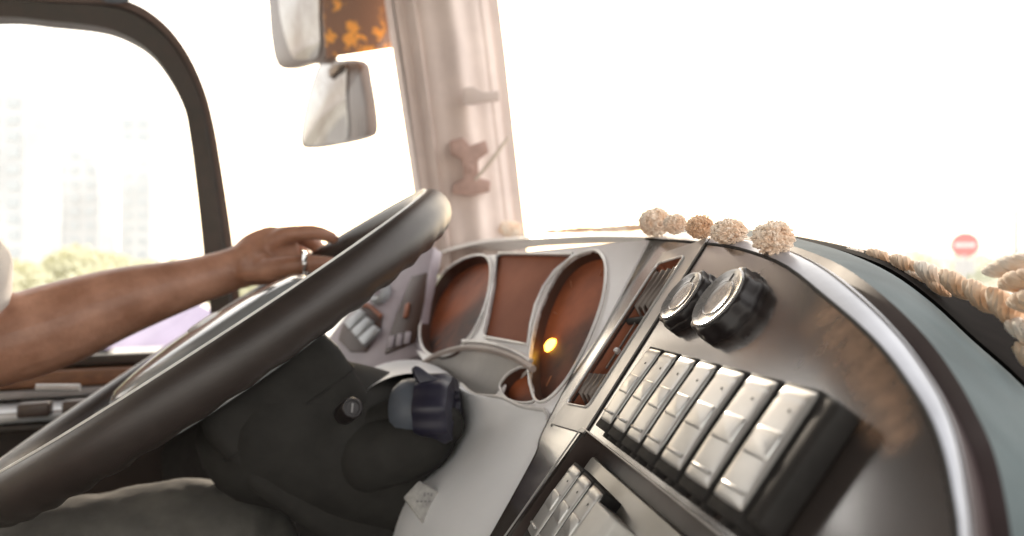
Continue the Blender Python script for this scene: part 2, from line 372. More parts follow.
# tan reflection of the fringe, painted into the colour near the outer edge
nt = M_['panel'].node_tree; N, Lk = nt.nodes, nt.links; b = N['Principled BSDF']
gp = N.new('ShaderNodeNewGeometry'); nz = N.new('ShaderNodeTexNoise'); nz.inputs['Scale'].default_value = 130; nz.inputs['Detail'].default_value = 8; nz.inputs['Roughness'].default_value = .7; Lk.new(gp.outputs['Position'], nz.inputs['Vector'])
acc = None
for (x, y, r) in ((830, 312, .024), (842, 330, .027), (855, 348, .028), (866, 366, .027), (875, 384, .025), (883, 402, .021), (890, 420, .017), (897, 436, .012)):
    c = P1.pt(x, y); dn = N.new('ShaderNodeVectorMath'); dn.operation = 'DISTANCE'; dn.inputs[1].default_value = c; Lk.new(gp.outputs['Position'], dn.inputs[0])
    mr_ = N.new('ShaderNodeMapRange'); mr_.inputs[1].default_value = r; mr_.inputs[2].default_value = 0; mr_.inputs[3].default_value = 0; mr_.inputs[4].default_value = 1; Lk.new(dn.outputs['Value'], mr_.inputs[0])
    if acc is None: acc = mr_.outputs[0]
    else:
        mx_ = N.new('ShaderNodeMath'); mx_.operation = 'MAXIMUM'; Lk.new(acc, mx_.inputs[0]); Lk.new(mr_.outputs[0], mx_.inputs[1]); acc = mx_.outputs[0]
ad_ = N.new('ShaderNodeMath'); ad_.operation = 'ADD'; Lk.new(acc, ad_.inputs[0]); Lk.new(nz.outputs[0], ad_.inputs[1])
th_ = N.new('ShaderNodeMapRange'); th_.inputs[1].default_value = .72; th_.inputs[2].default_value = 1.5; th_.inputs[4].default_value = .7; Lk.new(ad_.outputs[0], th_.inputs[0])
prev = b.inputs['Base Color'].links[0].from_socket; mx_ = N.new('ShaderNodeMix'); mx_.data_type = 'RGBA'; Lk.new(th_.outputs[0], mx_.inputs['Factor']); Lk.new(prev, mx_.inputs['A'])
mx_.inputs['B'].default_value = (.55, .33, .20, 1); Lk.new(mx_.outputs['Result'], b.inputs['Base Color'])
# ---- rocker switch (local frame: x across, y along, z out)
def switch_tree(w, L, h, parent, M, facemat='switch', mark=True, pillow=0):
    prof = [(-.002, .0), (.0, .004), (.0015, .0105), (.012, .0125), (.026, .0122), (.040, .0135), (L-.0015, .0125), (L, .006), (L+.001, 0)]
    base = obj('rocker_switch', box(-w/2-.0006, w/2+.0006, -.0048, L+.0015, -.004, h-.0012), 'black', parent, M=M, bevel=.0006)
    Z = h
    # cap: profile along y
    ys = [0, .0006, .002, .004, .0055, .007, .0085, .011, .015, .019, .022, .025, .028, .031, .035, .040, .043, .0446, .046, .0478, .0494, .05]
    ys = [y*L/.05 for y in ys]
    def zz(y):
        t = y/L; z = Z - .0007*(2*abs(t-.5))**2
        z += .0004*math.exp(-((t-.93)/.018)**4)
        e = min(t, 1-t)
        return z - .0007*max(0, 1-e/.03)**2
    rows = []
    for y in ys:
        z = zz(y); r = []
        for x, dz in ((-.5, -.0016), (-.5, -.0008), (-.475, -.0002), (-.43, 0), (-.25, .0001), (0, .00015), (.25, .0001), (.43, 0), (.475, -.0002), (.5, -.0008), (.5, -.0016)):
            r.append(V((x*w, y, z+dz)))
        rows.append(r)
    g = grid(rows); n = len(rows[0]); g[1].append(tuple(range(n))); g[1].append(tuple((len(rows)-1)*n+i for i in range(n)))
    cap = obj('switch_cap', g, facemat, base, M=M)
    obj('grip_bar', tube([V((x*w, L*.115, Z+.0006)) for x in (-.34, -.3, .3, .34)], [.0004, .0009, .0009, .0004], 8), facemat, base, M=M)
    if mark:
        obj('indicator_lens', xf(lathe([(0, 0), (.0007, 0), (.0007, .0003), (0, .0004)], 14), Matrix.Translation((.12*w, L*.80, Z-.0002))), 'mark', base, M=M)
    # finger bump: little raised paddle in the middle
    pad = [V((x*w, y*L, Z-.0007)) for x, y in roundrect(-.40, .40, .37, .64, .06, 4)] 
    padt = [V((x*w, y*L, Z+(.0007+.0003*pillow)*(1 - .5*abs((y-.505)/.13)))) for x, y in roundrect(-.37, .37, .39, .62, .05, 4)]
    obj('finger_pad', grid([pad, padt, [V((p.x*.9, L*.505+(p.y-L*.505)*.85, p.z+.0002)) for p in padt]], True, True), facemat, base, M=M)
    # retaining clips under the near end
    for x in (-.22, .22):
        obj('clip', box(x*w-.0022, x*w+.0022, -.0075, -.0040, .000, .005), 'black', base, M=M, bevel=.0005)
    return base
steps = [1, 1, 1, 1, 1.15, 1.15, 1.15]; a = 0; wsw = .023
protos = {}
for i, k in enumerate(steps):
    w = wsw*k; M = P1.M(a + w/2, 0, 0); key = (k, i % 2 if k == 1 else 1)
    if key not in protos:
        protos[key] = switch_tree(w*.82, .050, .012, dash, M, 'switch', True, pillow=.3 if k == 1 else 1.2)
    else: dup(protos[key], dash, M)
    a += w
# thick black side cheek after the last switch
obj('switch_block_end', prism(P1, [(a-.0005, -.002), (a+.009, -.001), (a+.010, .049), (a-.0005, .0515)], 0, .0105), 'black', dash, bevel=.002)

# ---- rotary knobs
def knob(parent, M, r, h):
    b = obj('rotary_knob', lathe([(0, -.001), (r*1.02, -.001), (r*1.04, .0015), (r*1.02, .004), (r*.97, h*.5), (r*.97, h*.86), (r*.93, h*.97), (r*.86, h), (0, h)], 108, .0017, 9), 'knob', parent, M=M)
    obj('knob_face', lathe([(0, h-.0002), (r*.90, h-.0002), (r*.92, h+.0006), (r*.88, h+.0014), (r*.80, h+.0010), (r*.76, h+.0003), (r*.3, h+.0002), (0, h+.0002)], 64), 'knobface', b, M=M)
    obj('knob_inlay', lathe([(r*.50, h+.0001), (r*.53, h+.0006), (r*.56, h+.0001)], 48), 'knobface', b, M=M)
    obj('knob_pointer', capsule([V((0, r*.56, h+.0004)), V((0, r*.74, h+.0004))], [.0005, .0005], 8, 2), 'mark', b, M=M)
    return b
for (x, y, r, h) in ((681, 296, .0195, .0095), (718, 298, .0210, .0105)):
    aa, bb = P1.hit(x, y, h); knob(dash, P1.M(aa, bb, 0), r, h)

# ---- sunken lower box with the second switch row
def flat(pl, loop, h): return ([pl.at(a, b, h) for a, b in loop], [tuple(range(len(loop)))])
H3 = -.017
obj('switch_box', merge(wallstrip(P1, boxl, H3, .0), flat(P1, boxl, H3)), 'panel_edge', dash)
obj('box_trim', tube([P1.at(a, b, .0012) for a, b in roundrect(ca-.0006, ca+.2356, cb-.1056, cb+.0006, .0035)], .0006, 8, True), 'vent', dash)
pa, pb = P1.hit(594, 457, H3+.008)
slab('switch_plate', P1, None, H3+.001, H3+.008, 'greige', dash, local=roundrect(pa-.004, pa+.19, pb-.088, pb, .003), bevel=.001)
sa, sb = P1.hit(522, 521, H3+.02); ta, tb = P1.hit(576, 467, H3+.02)
L3 = tb-sb
proto3 = None
for i in range(3):
    M = P1.M((sa+ta)/2 + .0105 + i*.0215, sb, H3+.008)
    if proto3 is None: proto3 = switch_tree(.0185, L3, .012, dash, M, 'switchlow', True, .8)
    else: dup(proto3, dash, M)
x0 = (sa+ta)/2 + 3*.0215 - .001
rows = [[P1.at(x0+.001+x, sb+y, H3+.008+z) for x, z in ((0, 0), (.0005, .012), (.004, .0145), (.026, .0145), (.0295, .012), (.030, 0))] for y in (0, .002, L3*.5, L3-.006, L3-.004)]
obj('blank_cap', grid(rows, False, True), 'ivory', dash, bevel=.001)

# ---- bands along the outer edge
S_ = px_spl([(650, 236), (700, 236), (747, 240), (787, 249), (832, 272), (870, 303), (905, 340), (932, 378), (948, 408), (960, 442), (968, 482), (975, 540), (975, 610)], 49)
G_ = px_spl([(650, 234), (700, 234), (752, 237), (793, 246), (842, 266), (886, 298), (925, 336), (955, 376), (977, 415), (993, 450), (1005, 497), (1013, 550), (1016, 620)], 49)
T_ = px_spl([(648, 231), (700, 231), (757, 234), (800, 243), (850, 256), (892, 274), (932, 303), (972, 340), (1024, 387), (1080, 450), (1120, 520), (1150, 600), (1170, 700)], 49)
I3 = [P1.pt(x, y) for x, y in edgeI]
def fof(p): return (p-CAM).dot(FW)
def bandpts(px, add0, add1, ref):
    out = []
    for i, (x, y) in enumerate(px):
        t = i/(len(px)-1); out.append(PF(x, y, fof(ref[i]) + add0*(1-t) + add1*t))
    return out
S3 = bandpts(S_, .020, .010, I3); G3 = bandpts(G_, .034, .019, I3)
T3 = []
for i, (x, y) in enumerate(T_):
    t = i/48; T3.append(PF(x, y, fof(G3[i]) + .11*(1-t) + .12*t if i > 10 else fof(G3[i]) + .09))
def arch(A, B, h, k=6, dirv=None):
    rows = []
    for j in range(k+1):
        t = j/k; rows.append([a.lerp(b, t) + (dirv or UP)*(h*math.sin(PI*t)) for a, b in zip(A, B)])
    return rows
obj('silver_trim', grid(arch(I3, S3, .0022)), 'silver', dash)
obj('trim_inner_seam', tube([p + SW.n*.0004 for p in I3], .0009, 6), 'black', dash)
Gd = [a.lerp(b, .5) - UP*.006 for a, b in zip(S3, G3)]
obj('trim_groove', grid([S3, Gd, G3]), 'groove', dash)
obj('dash_pad', grid(arch(G3, T3, .004, 8) + [[p - UP*.006 + FW*.006 for p in T3], [p - UP*.030 + FW*.03 for p in T3], [p - UP*.12 + FW*.16 for p in T3]]), 'pad', dash)
obj('trim_stripe', tube([a.lerp(b, .78) + UP*.0015 for a, b in zip(I3, S3)], .0006, 6), 'panel_edge', dash)

# ---- cluster
def ellpx(cx, cy, a, b, ang, n=56):
    out = []
    for i in range(n):
        t = 2*PI*i/n; x = a*math.cos(t); y = b*math.sin(t); c, s = math.cos(math.radians(ang)), math.sin(math.radians(ang))
        out.append((cx + x*c - y*s, cy + x*s + y*c))
    return out
ringL = px_spl([(478, 256), (489, 259), (492, 276), (487, 305), (473, 335), (455, 353), (436, 357), (424, 348), (421, 328), (428, 300), (443, 275), (460, 262)], 56, True)
ringR = px_spl([(588, 253), (600, 253), (607, 268), (604, 300), (590, 340), (570, 378), (550, 400), (538, 402), (532, 385), (531, 352), (540, 312), (556, 277), (572, 260)], 56, True)
scr = px_spl([(498, 255), (540, 254), (573, 255), (566, 262), (552, 278), (540, 300), (533, 325), (529, 345), (510, 342), (487, 338), (487, 325), (493, 290)], 60, True)
scr = [(497, 256), (500, 254), (574, 255), (572, 259), (556, 272), (545, 288), (537, 306), (532, 326), (529, 346), (508, 342), (486, 338), (484, 334), (489, 312), (494, 285)]
wellp = px_spl([(501, 388), (507, 377), (518, 370), (529, 369), (531, 385), (536, 401), (524, 404), (509, 400)], 24, True)
out2 = [(425, 296), (433, 262), (450, 252), (480, 244), (520, 240), (560, 238), (600, 237), (634, 238), (648, 240), (600, 334), (550, 432), (547, 437), (547, 420), (545, 408),
        (522, 409), (500, 405), (494, 396), (505, 384), (527, 364), (505, 352), (470, 345), (445, 350), (424, 362), (416, 350), (418, 330)]
HL, HR, HS, HW = ([P2.hit(x, y) for x, y in q] for q in (ringL, ringR, scr, wellp))
c2 = obj('gauge_cluster', holed(P2, [P2.hit(x, y) for x, y in out2], [HL, HR, HS, HW], 0), 'cluster', dash, recalc=False, smooth=False); solidify(c2, .002)
def gauge(loop, nm, dmat, depth, ringr, mtick):
    n = len(loop); cx = sum(p[0] for p in loop)/n; cy = sum(p[1] for p in loop)/n
    g = obj(nm, merge(wallstrip(P2, loop, -depth, .0)), 'well', c2)
    obj('dial_face', flat(P2, [(cx+(a-cx)*1.02, cy+(b-cy)*1.02) for a, b in loop], -depth+.0005), dmat, g)
    obj('bezel_ring', tube([P2.at(a, b, .002) for a, b in loop], ringr, 10, True), 'ring', g)
    if nm == 'gauge':
        for i in range(4, n-6, 5):
            a, b = loop[i]; q0 = (cx+(a-cx)*.88, cy+(b-cy)*.88); q1 = (cx+(a-cx)*(.74 if i % 8 else .66), cy+(b-cy)*(.74 if i % 8 else .66))
            obj('dial_tick', tube([P2.at(*q0, -depth+.001), P2.at(*q1, -depth+.001)], .0005, 5), 'tick', g)
    return g
gauge(HL, 'gauge', 'dial', .016, .0016, False)
gR = gauge(HR, 'gauge', 'dial', .012, .0013, False)
gauge(HW, 'gauge_well', 'dial', .010, .0010, False)
g = gauge(HS, 'display_screen', 'screen', .004, .0016, False)
# added glowing amber spot in the right gauge, standing in for lens flare
aa, bb = P2.hit(549, 344, -.009)
m, N, Lk, b = new_mat('amber_flare'); b.inputs['Base Color'].default_value = (.9, .45, .05, 1); b.inputs['Emission Color'].default_value = (1, .50, .05, 1); b.inputs['Emission Strength'].default_value = 12
M_['amber'] = m
obj('flare_spot', xf(lathe([(0, 0), (.0068, 0), (.0066, .001), (.005, .003), (0, .004)], 24), P2.M(aa, bb, -.0112)), 'amber', gR)
# hood top of the cluster, running forward to the windshield
topA = px_spl([(424, 262), (436, 255), (450, 251), (480, 244), (520, 240), (560, 238), (600, 237), (640, 238), (655, 239), (700, 243.5)], 40)
topA3 = [P2.pt(x, y) for x, y in topA[:36]] + [P1.pt(x, y) for x, y in topA[36:]]
topB = px_spl([(424, 258), (436, 251), (450, 247), (480, 240), (520, 236), (560, 233.5), (600, 232), (640, 232), (655, 232), (700, 233)], 40)
topB3 = [PF(x, y, max(fof(a)+.03, .36)) for (x, y), a in zip(topB, topA3)]
topC3 = [PF(x, y-3.5, max(fof(a)+.10, .47)) for (x, y), a in zip(topB, topA3)]
k0 = 5
obj('cluster_hood', grid([[a + (P2.n*.001) for a in topA3[k0:]], [a + UP*.0015 + FW*.006 for a in topA3[k0:]], topB3[k0:], [p+FW*.10-UP*.01 for p in topB3[k0:]]]), 'topgrey', dash)
# lip arcs, shelf, shroud
lipc = px_spl([(419, 367), (427, 361), (440, 354), (463, 348), (490, 350), (515, 358), (533, 369)], 30)
obj('cluster_lip', tube([P2.pt(x, y, .004) for x, y in lipc], .0032, 8), 'lip', dash)
obj('cluster_lip', tube([P2.pt(x, y-7, .002) for x, y in px_spl([(463, 348), (488, 350), (512, 357), (531, 368)], 20)], .0022, 8), 'ring', dash)
shelf = px_spl([(424, 364), (440, 356), (463, 350), (490, 352), (514, 360), (530, 371)], 20)
shelf2 = px_spl([(450, 386), (462, 392), (474, 398), (488, 398), (500, 394), (514, 385)], 20)
obj('cluster_shelf', grid([[P2.pt(x, y, -.002) for x, y in shelf], [P2.pt(x, y, -.018) for x, y in shelf2]]), 'shelf', dash)
so = [(352, 396), (356, 383), (365, 372), (382, 364), (402, 360), (424, 361), (444, 370), (460, 383), (473, 394), (488, 396), (503, 398), (520, 406), (535, 409), (546, 412), (548, 430), (543, 455), (531, 480), (514, 507), (497, 535), (470, 580)]
si = [(362, 402), (366, 392), (374, 385), (386, 379), (398, 375), (414, 373), (430, 375), (444, 380), (453, 388), (459, 397), (462, 408), (462, 420), (459, 434), (453, 446), (444, 459), (433, 471), (420, 484), (407, 500), (397, 525), (385, 575)]
def dSO(x, y):
    r = ray(x, y); return (P2.o + P2.n*.001 - CAM).dot(P2.n)/r.dot(P2.n)
SO = spl([V((x, y, min(dSO(x, y), .86))) for x, y in so], 60); SI = spl([V((x, y, .66+.05*math.sin(PI*i/19)-.03*i/19)) for i, (x, y) in enumerate(si)], 60)
rows = []
for j in range(9):
    t = j/8; bul = -.018*math.sin(PI*t)
    rows.append([P(a.x+(b.x-a.x)*t, a.y+(b.y-a.y)*t, a.z+(b.z-a.z)*t + bul) for a, b in zip(SO, SI)])
rows.append([P(b.x-1.5, b.y+1, b.z+.05) for b in SI])
sh = obj('column_surround', grid(rows), 'shroud', dash)
obj('surround_edge', tube([P(a.x, a.y, a.z-.002) for a in SO[22:]], .0016, 8), 'ring', dash)
# dark filler between the surround and the switch panel
obj('surround_gap', grid([[P(a.x, a.y, a.z+.004) for a in SO[33:]], [P(a.x+34, a.y+12, a.z+.03) for a in SO[33:]]]), 'panel_edge', dash)
obj('surround_line', tube([P(a.x+9, a.y+2, a.z+.004) for a in SO[42:]], .0010, 6), 'panel', dash)
# dark cavity behind the column
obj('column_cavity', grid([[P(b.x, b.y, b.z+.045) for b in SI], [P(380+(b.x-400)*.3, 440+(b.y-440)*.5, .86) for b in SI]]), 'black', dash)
# ---- small control panel at the far left end
q4 = [(322, 345), (345, 316), (375, 284), (404, 257), (434, 246), (431, 262), (423, 298), (416, 345), (420, 356), (395, 364), (362, 378), (345, 372)]
slab('side_control_panel', P4, q4, -.02, 0, 'purplegrey', dash, bevel=.003)
sp = bpy.data.objects['side_control_panel']
slab('heater_panel', P4, [(411, 276), (427, 272), (424, 300), (415, 342), (384, 354), (392, 325)], 0, .003, 'well', sp, bevel=.002)
for i in range(3):
    x = 389+i*8; slab('panel_button', P4, [(x, 336-i*2), (x+5, 335-i*2), (x+3, 347-i*2), (x-2, 348-i*2)], .003, .006, 'purplegrey', sp, bevel=.001)
slab('panel_slider', P4, [(405, 304), (409, 302), (406, 316), (402, 318)], .003, .006, 'ventin', sp, bevel=.001)
aa, bb = P4.hit(379, 293, .006)
k = obj('panel_dial', lathe([(0, 0), (.017, 0), (.017, .008), (.013, .012), (.008, .010), (0, .010)], 32), 'ledge', sp, M=P4.M(aa, bb, 0))
obj('panel_dial_cap', lathe([(0, .010), (.006, .010), (.005, .014), (0, .014)], 20), 'purplegrey', k, M=P4.M(aa, bb, 0))
slab('button_recess', P4, [(357, 308), (372, 304), (382, 316), (380, 330), (366, 352), (350, 352), (338, 340), (342, 325)], 0, .002, 'well', sp, bevel=.002)
for i, (x, y) in enumerate(((350, 318), (357, 326), (364, 334))):
    slab('panel_rocker', P4, [(x-7, y+4), (x+9, y-10), (x+15, y-5), (x-1, y+12)], .002, .009, 'ledge', sp, bevel=.002)
obj('panel_strip', tube([P4.pt(x, y, .003) for x, y in ((356, 302), (370, 306), (381, 316))], .003, 8), 'ventin', sp)
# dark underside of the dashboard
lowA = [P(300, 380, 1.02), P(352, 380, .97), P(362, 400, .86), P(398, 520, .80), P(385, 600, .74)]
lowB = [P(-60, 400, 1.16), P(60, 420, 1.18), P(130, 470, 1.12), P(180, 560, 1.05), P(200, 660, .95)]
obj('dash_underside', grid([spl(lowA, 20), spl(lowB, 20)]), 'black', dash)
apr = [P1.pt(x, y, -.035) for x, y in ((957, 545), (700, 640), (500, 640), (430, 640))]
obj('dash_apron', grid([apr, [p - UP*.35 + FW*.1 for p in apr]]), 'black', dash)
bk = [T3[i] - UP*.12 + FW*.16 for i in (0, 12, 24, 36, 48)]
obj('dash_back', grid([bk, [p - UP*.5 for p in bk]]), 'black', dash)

# ================================================================== STEERING WHEEL
WC = CAM + V((-.2673, .6776, -.0624)); inc = .592; FWH = V((math.sin(1.2076), math.cos(1.2076), 0))
A_ = FWH*math.cos(inc) + UP*math.sin(inc); B_ = V((-FWH.y, FWH.x, 0)); N_ = A_.cross(B_)
roll = .0; R_ = .225
def wp(a, b, h=0): return WC + A_*a + B_*b + N_*h
def wM(a=0, b=0, h=0):
    m = Matrix((A_, B_, N_)).transposed().to_4x4(); m.translation = wp(a, b, h); return m
wheel = empty('steering_wheel', wp(0, 0, -.05), 'black leather steering wheel held by the driver, tilted over the column', 'steering wheel')
rows = []; nT, nS = 168, 28
for i in range(nT):
    th = 2*PI*i/nT; rad = A_*math.cos(th) + B_*math.sin(th); r = []
    for j in range(nS):
        ph = 2*PI*j/nS; c, s = math.cos(ph), math.sin(ph)
        mr = .0175
        wav = max(0, -s)*(.0012*math.cos(44*th)) * (1 if abs(math.sin(th)) < .95 else .6)
        mr2 = mr*(1+.10*max(0, -s)) + wav
        r.append(WC + rad*(R_ + mr*.98*c) + N_*(mr2*1.08*s))
    rows.append(r)
rows.append(rows[0])
obj('rim', grid(rows, True), 'rim', wheel)
obj('rim_highlight', tube([WC + (A_*math.cos(t)+B_*math.sin(t))*(R_+.0035) + N_*.0184 for t in [2*PI*i/120 for i in range(120)]], .0013, 8, True), 'rim_glint', wheel)  # pale tube added as a painted highlight along the rim's top edge
# hub pad
rows = []
for t, h in ((.9, -.030), (1.0, .014), (.98, .023), (.90, .029), (.7, .033), (.4, .036), (.12, .037)):
    rows.append([wp(-.018+.104*t*math.copysign(abs(math.cos(u))**.75, math.cos(u)), .080*t*math.copysign(abs(math.sin(u))**.75, math.sin(u)), h-.012) for u in [2*PI*i/64 for i in range(64)]])
hub = obj('hub', grid(rows, True, True), 'hub', wheel)
obj('hub_emblem', lathe([(0, 0), (.016, 0), (.016, .002), (.012, .003), (0, .002)], 32), 'ring', hub, M=wM(-.018, 0, .0245))
for s in (38, 142, 218, 322):
    t = math.radians(s); d = (math.cos(t), math.sin(t)); q = []
    pts = [wp(d[0]*r, d[1]*r, h) for r, h in ((.065, -.022), (.11, -.020), (.165, -.010), (.214, -.002))]
    obj('spoke', capsule(pts, [(.007, .020), (.006, .015), (.006, .013), (.007, .017)], 16, 6, flat=tuple(N_)), 'hub', wheel)
# column
colm = empty('steering_column', wp(0, 0, -.32), 'black steering column shroud below the wheel with ignition lock', 'steering column')
def rr_ring(ha, hb, r, off, ca=0, cb=0, n=6):
    return [wp(ca+x, cb+y, off) for x, y in roundrect(-ha, ha, -hb, hb, r, n)]
obj('shroud', grid([rr_ring(.045, .04, .02, -.024), rr_ring(.052, .05, .02, -.035), rr_ring(.066, .062, .016, -.045), rr_ring(.069, .066, .014, -.060), rr_ring(.066, .066, .014, -.12),
      rr_ring(.060, .062, .016, -.15), rr_ring(.050, .052, .02, -.20), rr_ring(.045, .045, .02, -.34)], True, True), 'column', colm)
obj('shroud_seam', tube(rr_ring(.0695, .0665, .014, -.085), .0010, 6, True), 'black', colm)
lk = P(352, 408, .60)
toC = (CAM-lk).normalized(); lp = Plane(lk, (toC + V((.25, 0, .2))).normalized(), V((1, 0, 0)))
k = obj('ignition_lock', lathe([(0, -.03), (.0095, -.03), (.0095, .0), (.0080, .002), (.0066, .002), (.0060, .0005), (0, .0005)], 32), 'knob', colm, M=lp.M(0, 0, 0))
obj('key_slot', box(-.0008, .0008, -.004, .004, .0005, .0012), 'sillgrey', k, M=lp.M(0, 0, 0))
obj('lower_shroud', capsule([wp(-.02, -.0, -.10), wp(.03, -.005, -.16), wp(.07, -.01, -.22), wp(.09, -.02, -.30)], [.075, .078, .075, .07], 28, 8), 'column', colm)
# stalk with fluted grip
stk = empty('control_stalk', P(372, 425, .66), 'dark control stalk with blue grey fluted grip beside the column', 'stalk')
c0 = P(355, 430, .66); c1 = P(400, 408, .655); c2_ = P(430, 404, .65); c3 = P(454, 408, .645)
ax = (c3-c1).normalized()
sp0 = Plane(c1, ax, UP)
Lk_ = (c3-c1).length
obj('lever', capsule([c0, P(378, 418, .66), c1], [.012, .013, .014], 18, 5), 'column', stk)
obj('grip', lathe([(0, -.006), (.020, -.004), (.026, .003), (.0275, .012), (.0265, .022), (.0, .0225)], 64), 'blue', stk, M=sp0.M(0, 0, 0))
obj('grip_ring', lathe([(0, .0215), (.0285, .0215), (.030, .028), (.030, Lk_-.006), (.0265, Lk_), (.014, Lk_+.002), (.012, Lk_-.002), (0, Lk_-.002)], 72, .0022, 9), 'violet', stk, M=sp0.M(0, 0, 0))
fn = [(413, 370), (418, 366), (430, 374), (447, 384), (452, 392), (440, 394), (424, 390)]
pf = Plane(P(430, 382, .635), toC, V((1, 0, 0)))
slab('grip_fin', pf, fn, -.018, 0, 'violet', stk, bevel=.002, n=20)
obj('stalk_base', capsule([P(372, 455, .66), P(420, 440, .655), P(445, 425, .65)], [.034, .032, .018], 22, 6), 'column', stk)
# grey tag plate
tp = Plane(P(428, 500, .60), (toC + V((0, 0, .5)) + V((-.2, 0, 0))), V((1, 0, 0)))
tg = slab('tag_plate', tp, [(403, 497), (419, 480), (446, 496), (449, 504), (425, 526)], -.006, 0, 'tag', colm, bevel=.0015)
obj('tag_lettering', merge(*[xf(box(-.004+.003*i, -.0024+.003*i, -.001+.0015*(i % 2), .002, 0, .0004), tp.M(.0 + 0, .004, 0)) for i in range(3)] +
                             [xf(box(-.010+.0034*i, -.0078+.0034*i, -.006, -.0045, 0, .0004), tp.M(.0 + 0, .004, 0)) for i in range(5)]), 'sillgrey', tg)

# ================================================================== WINDOWS, PILLAR, CABIN
LW = 1.20
wf = empty('window_frame', PL(215, 300, LW), 'dark rounded frame of the driver side window with sliding pane', 'window frame')
fo_ = [(-260, 28), (-100, 0), (0, -6), (60, -4), (110, -2), (138, 5), (165, 24), (187, 52), (204, 88), (214, 125), (221, 165), (228, 210), (234, 255), (240, 300), (246, 352)]
fi_ = [(-260, 52), (-100, 24), (0, 17), (50, 21), (95, 26), (122, 34), (148, 50), (168, 75), (184, 108), (191, 145), (196, 185), (200, 220), (204, 257), (209, 300), (214, 352)]
fo_ = px_spl(fo_, 70); fi_ = px_spl(fi_, 70)
A0 = [PL(x, y, LW) for x, y in fo_]; B0 = [PL(x, y, LW) for x, y in fi_]
A1 = [p + LF*.035 for p in A0]; B1 = [p + LF*.035 for p in B0]
mid = [a.lerp(b, .35) - LF*.006 for a, b in zip(A0, B0)]; mid2 = [a.lerp(b, .22) + LF*.002 for a, b in zip(A0, B0)]
obj('frame_rail', grid([A1, A0, mid2]), 'windowedge', wf)
obj('frame_seal', grid([mid2, mid, B0, B1, A1]), 'window', wf)
pn = [PL(x, y, LW+.018) for x, y in ((-330, -260), (232, -260), (232, 352), (-330, 352))]
obj('pane', (pn, [(0, 1, 2, 3)]), 'glass', wf, smooth=False)
pn = [PL(x, y, LW+.024) for x, y in ((222, -250), (440, -250), (440, 300), (232, 300))]
obj('pane', (pn, [(0, 1, 2, 3)]), 'glass', wf, smooth=False)
# pillar
pil = empty('windshield_pillar', PL(470, 330, LW), 'pale pinkish padded pillar between side window and windshield', 'pillar')
nC = 34; top = []; bot = []; mi = []
for i in range(nC):
    t = i/(nC-1)
    prof = -.03*math.sin(PI*t) + .008*math.sin(t*9.5+.6) + .005*math.sin(t*23) - (.012 if .10 < t < .16 else 0) - (.006 if .80 < t < .9 else 0)
    x1, x0 = (370+(478-370)*t), (434+(528-434)*t)
    top.append(PL(x1, -150, LW+.0) + LF*prof); mi.append(PL(402+(503-402)*t, 50, LW) + LF*prof*1.05); bot.append(PL(x0, 275, LW) + LF*prof)
e = [p for p in bot]
obj('pillar_cover', grid([top, mi, bot]), 'pillar', pil)
obj('pillar_back', grid([[top[0], bot[0]], [top[0]+LF*.05, bot[0]+LF*.05], [top[-1]+LF*.05, bot[-1]+LF*.05], [top[-1], bot[-1]]]), 'pillar', pil, smooth=False)
pk = Plane(PL(480, 165, LW-.075), (CAM-PL(480, 165, LW)), V((1, 0, 0)))
clip = empty('pillar_latch', pk.o, 'brown latch bracket with a cream lever mounted on the pale pillar', 'latch')
slab('bracket', pk, [(449, 141), (463, 137), (470, 146), (486, 140), (489, 152), (478, 160), (479, 178), (491, 181), (490, 192), (470, 196), (452, 194), (453, 184), (464, 178), (462, 160), (450, 154)], -.05, 0, 'bracket', clip, bevel=.003)
obj('lever', capsule([pk.pt(476, 179, .006), pk.pt(492, 160, .012), pk.pt(508, 138, .012)], [.003, .0038, .003], 12, 4), 'lever', clip)
obj('bolt', lathe([(0, 0), (.007, 0), (.006, .005), (0, .006)], 16), 'bracket', clip, M=pk.M(*pk.hit(470, 168, 0), 0))
hk = slab('coat_hook', pk, [(462, 88), (474, 86), (484, 92), (500, 90), (500, 100), (484, 102), (472, 104), (462, 103)], -.03, 0, 'pillar', None, bevel=.003)
tag(hk, 'small pinkish hook high on the pale pillar above the latch', 'hook')
# windshield: vertical sheet at FWD .56 from the pillar to beyond the right edge
wsF = .56
def fl(f, l, z): return CAM + FW*f + LF*l + UP*z
ws = obj('windshield', ([fl(.50, 1.16, -.16), fl(.62, -1.4, -.16), fl(.44, -1.4, 1.1), fl(.36, 1.16, 1.1)], [(0, 1, 2, 3)]), 'glass', smooth=False)
tag(ws, 'wide clear windshield glass of the bus beyond the dashboard', 'windshield')
# wall below the window: sill parts
wall = obj('side_wall', merge(xf(box(-2.6, .55, LW+.0, LW+.05, -1.3, -.22), Matrix.Identity(4))), 'wallin', smooth=False)
def flM():
    m = Matrix((FW, LF, UP)).transposed().to_4x4(); m.translation = CAM; return m
FM = flM()
def cabbox(name, f0, f1, l0, l1, z0, z1, m, parent=None, bevel=.002):
    return obj(name, xf(box(f0, f1, l0, l1, z0, z1), FM), m, parent, bevel=bevel)
bpy.data.objects.remove(wall)
tag(cabbox('side_wall', -2.6, .42, LW+.001, LW+.06, -1.3, -.135, 'wallin'), kind='structure')
sill = empty('window_sill', fl(-.5, LW, -.17), 'window sill with brown strip and pale metal ledge below driver side window', 'window sill')
cabbox('seal', -2.0, .1, LW-.022, LW-.001, -.142, -.128, 'window', sill)
cabbox('wood_strip', -2.0, .1, LW-.045, LW-.001, -.168, -.146, 'wood', sill)
cabbox('grey_strip', -2.0, .1, LW-.060, LW-.001, -.180, -.170, 'sillgrey', sill)
cabbox('ledge', -2.0, .1, LW-.13, LW-.001, -.200, -.185, 'ledge', sill, .004)
cabbox('lower_seal', -2.0, .1, LW-.125, LW-.001, -.212, -.203, 'window', sill)
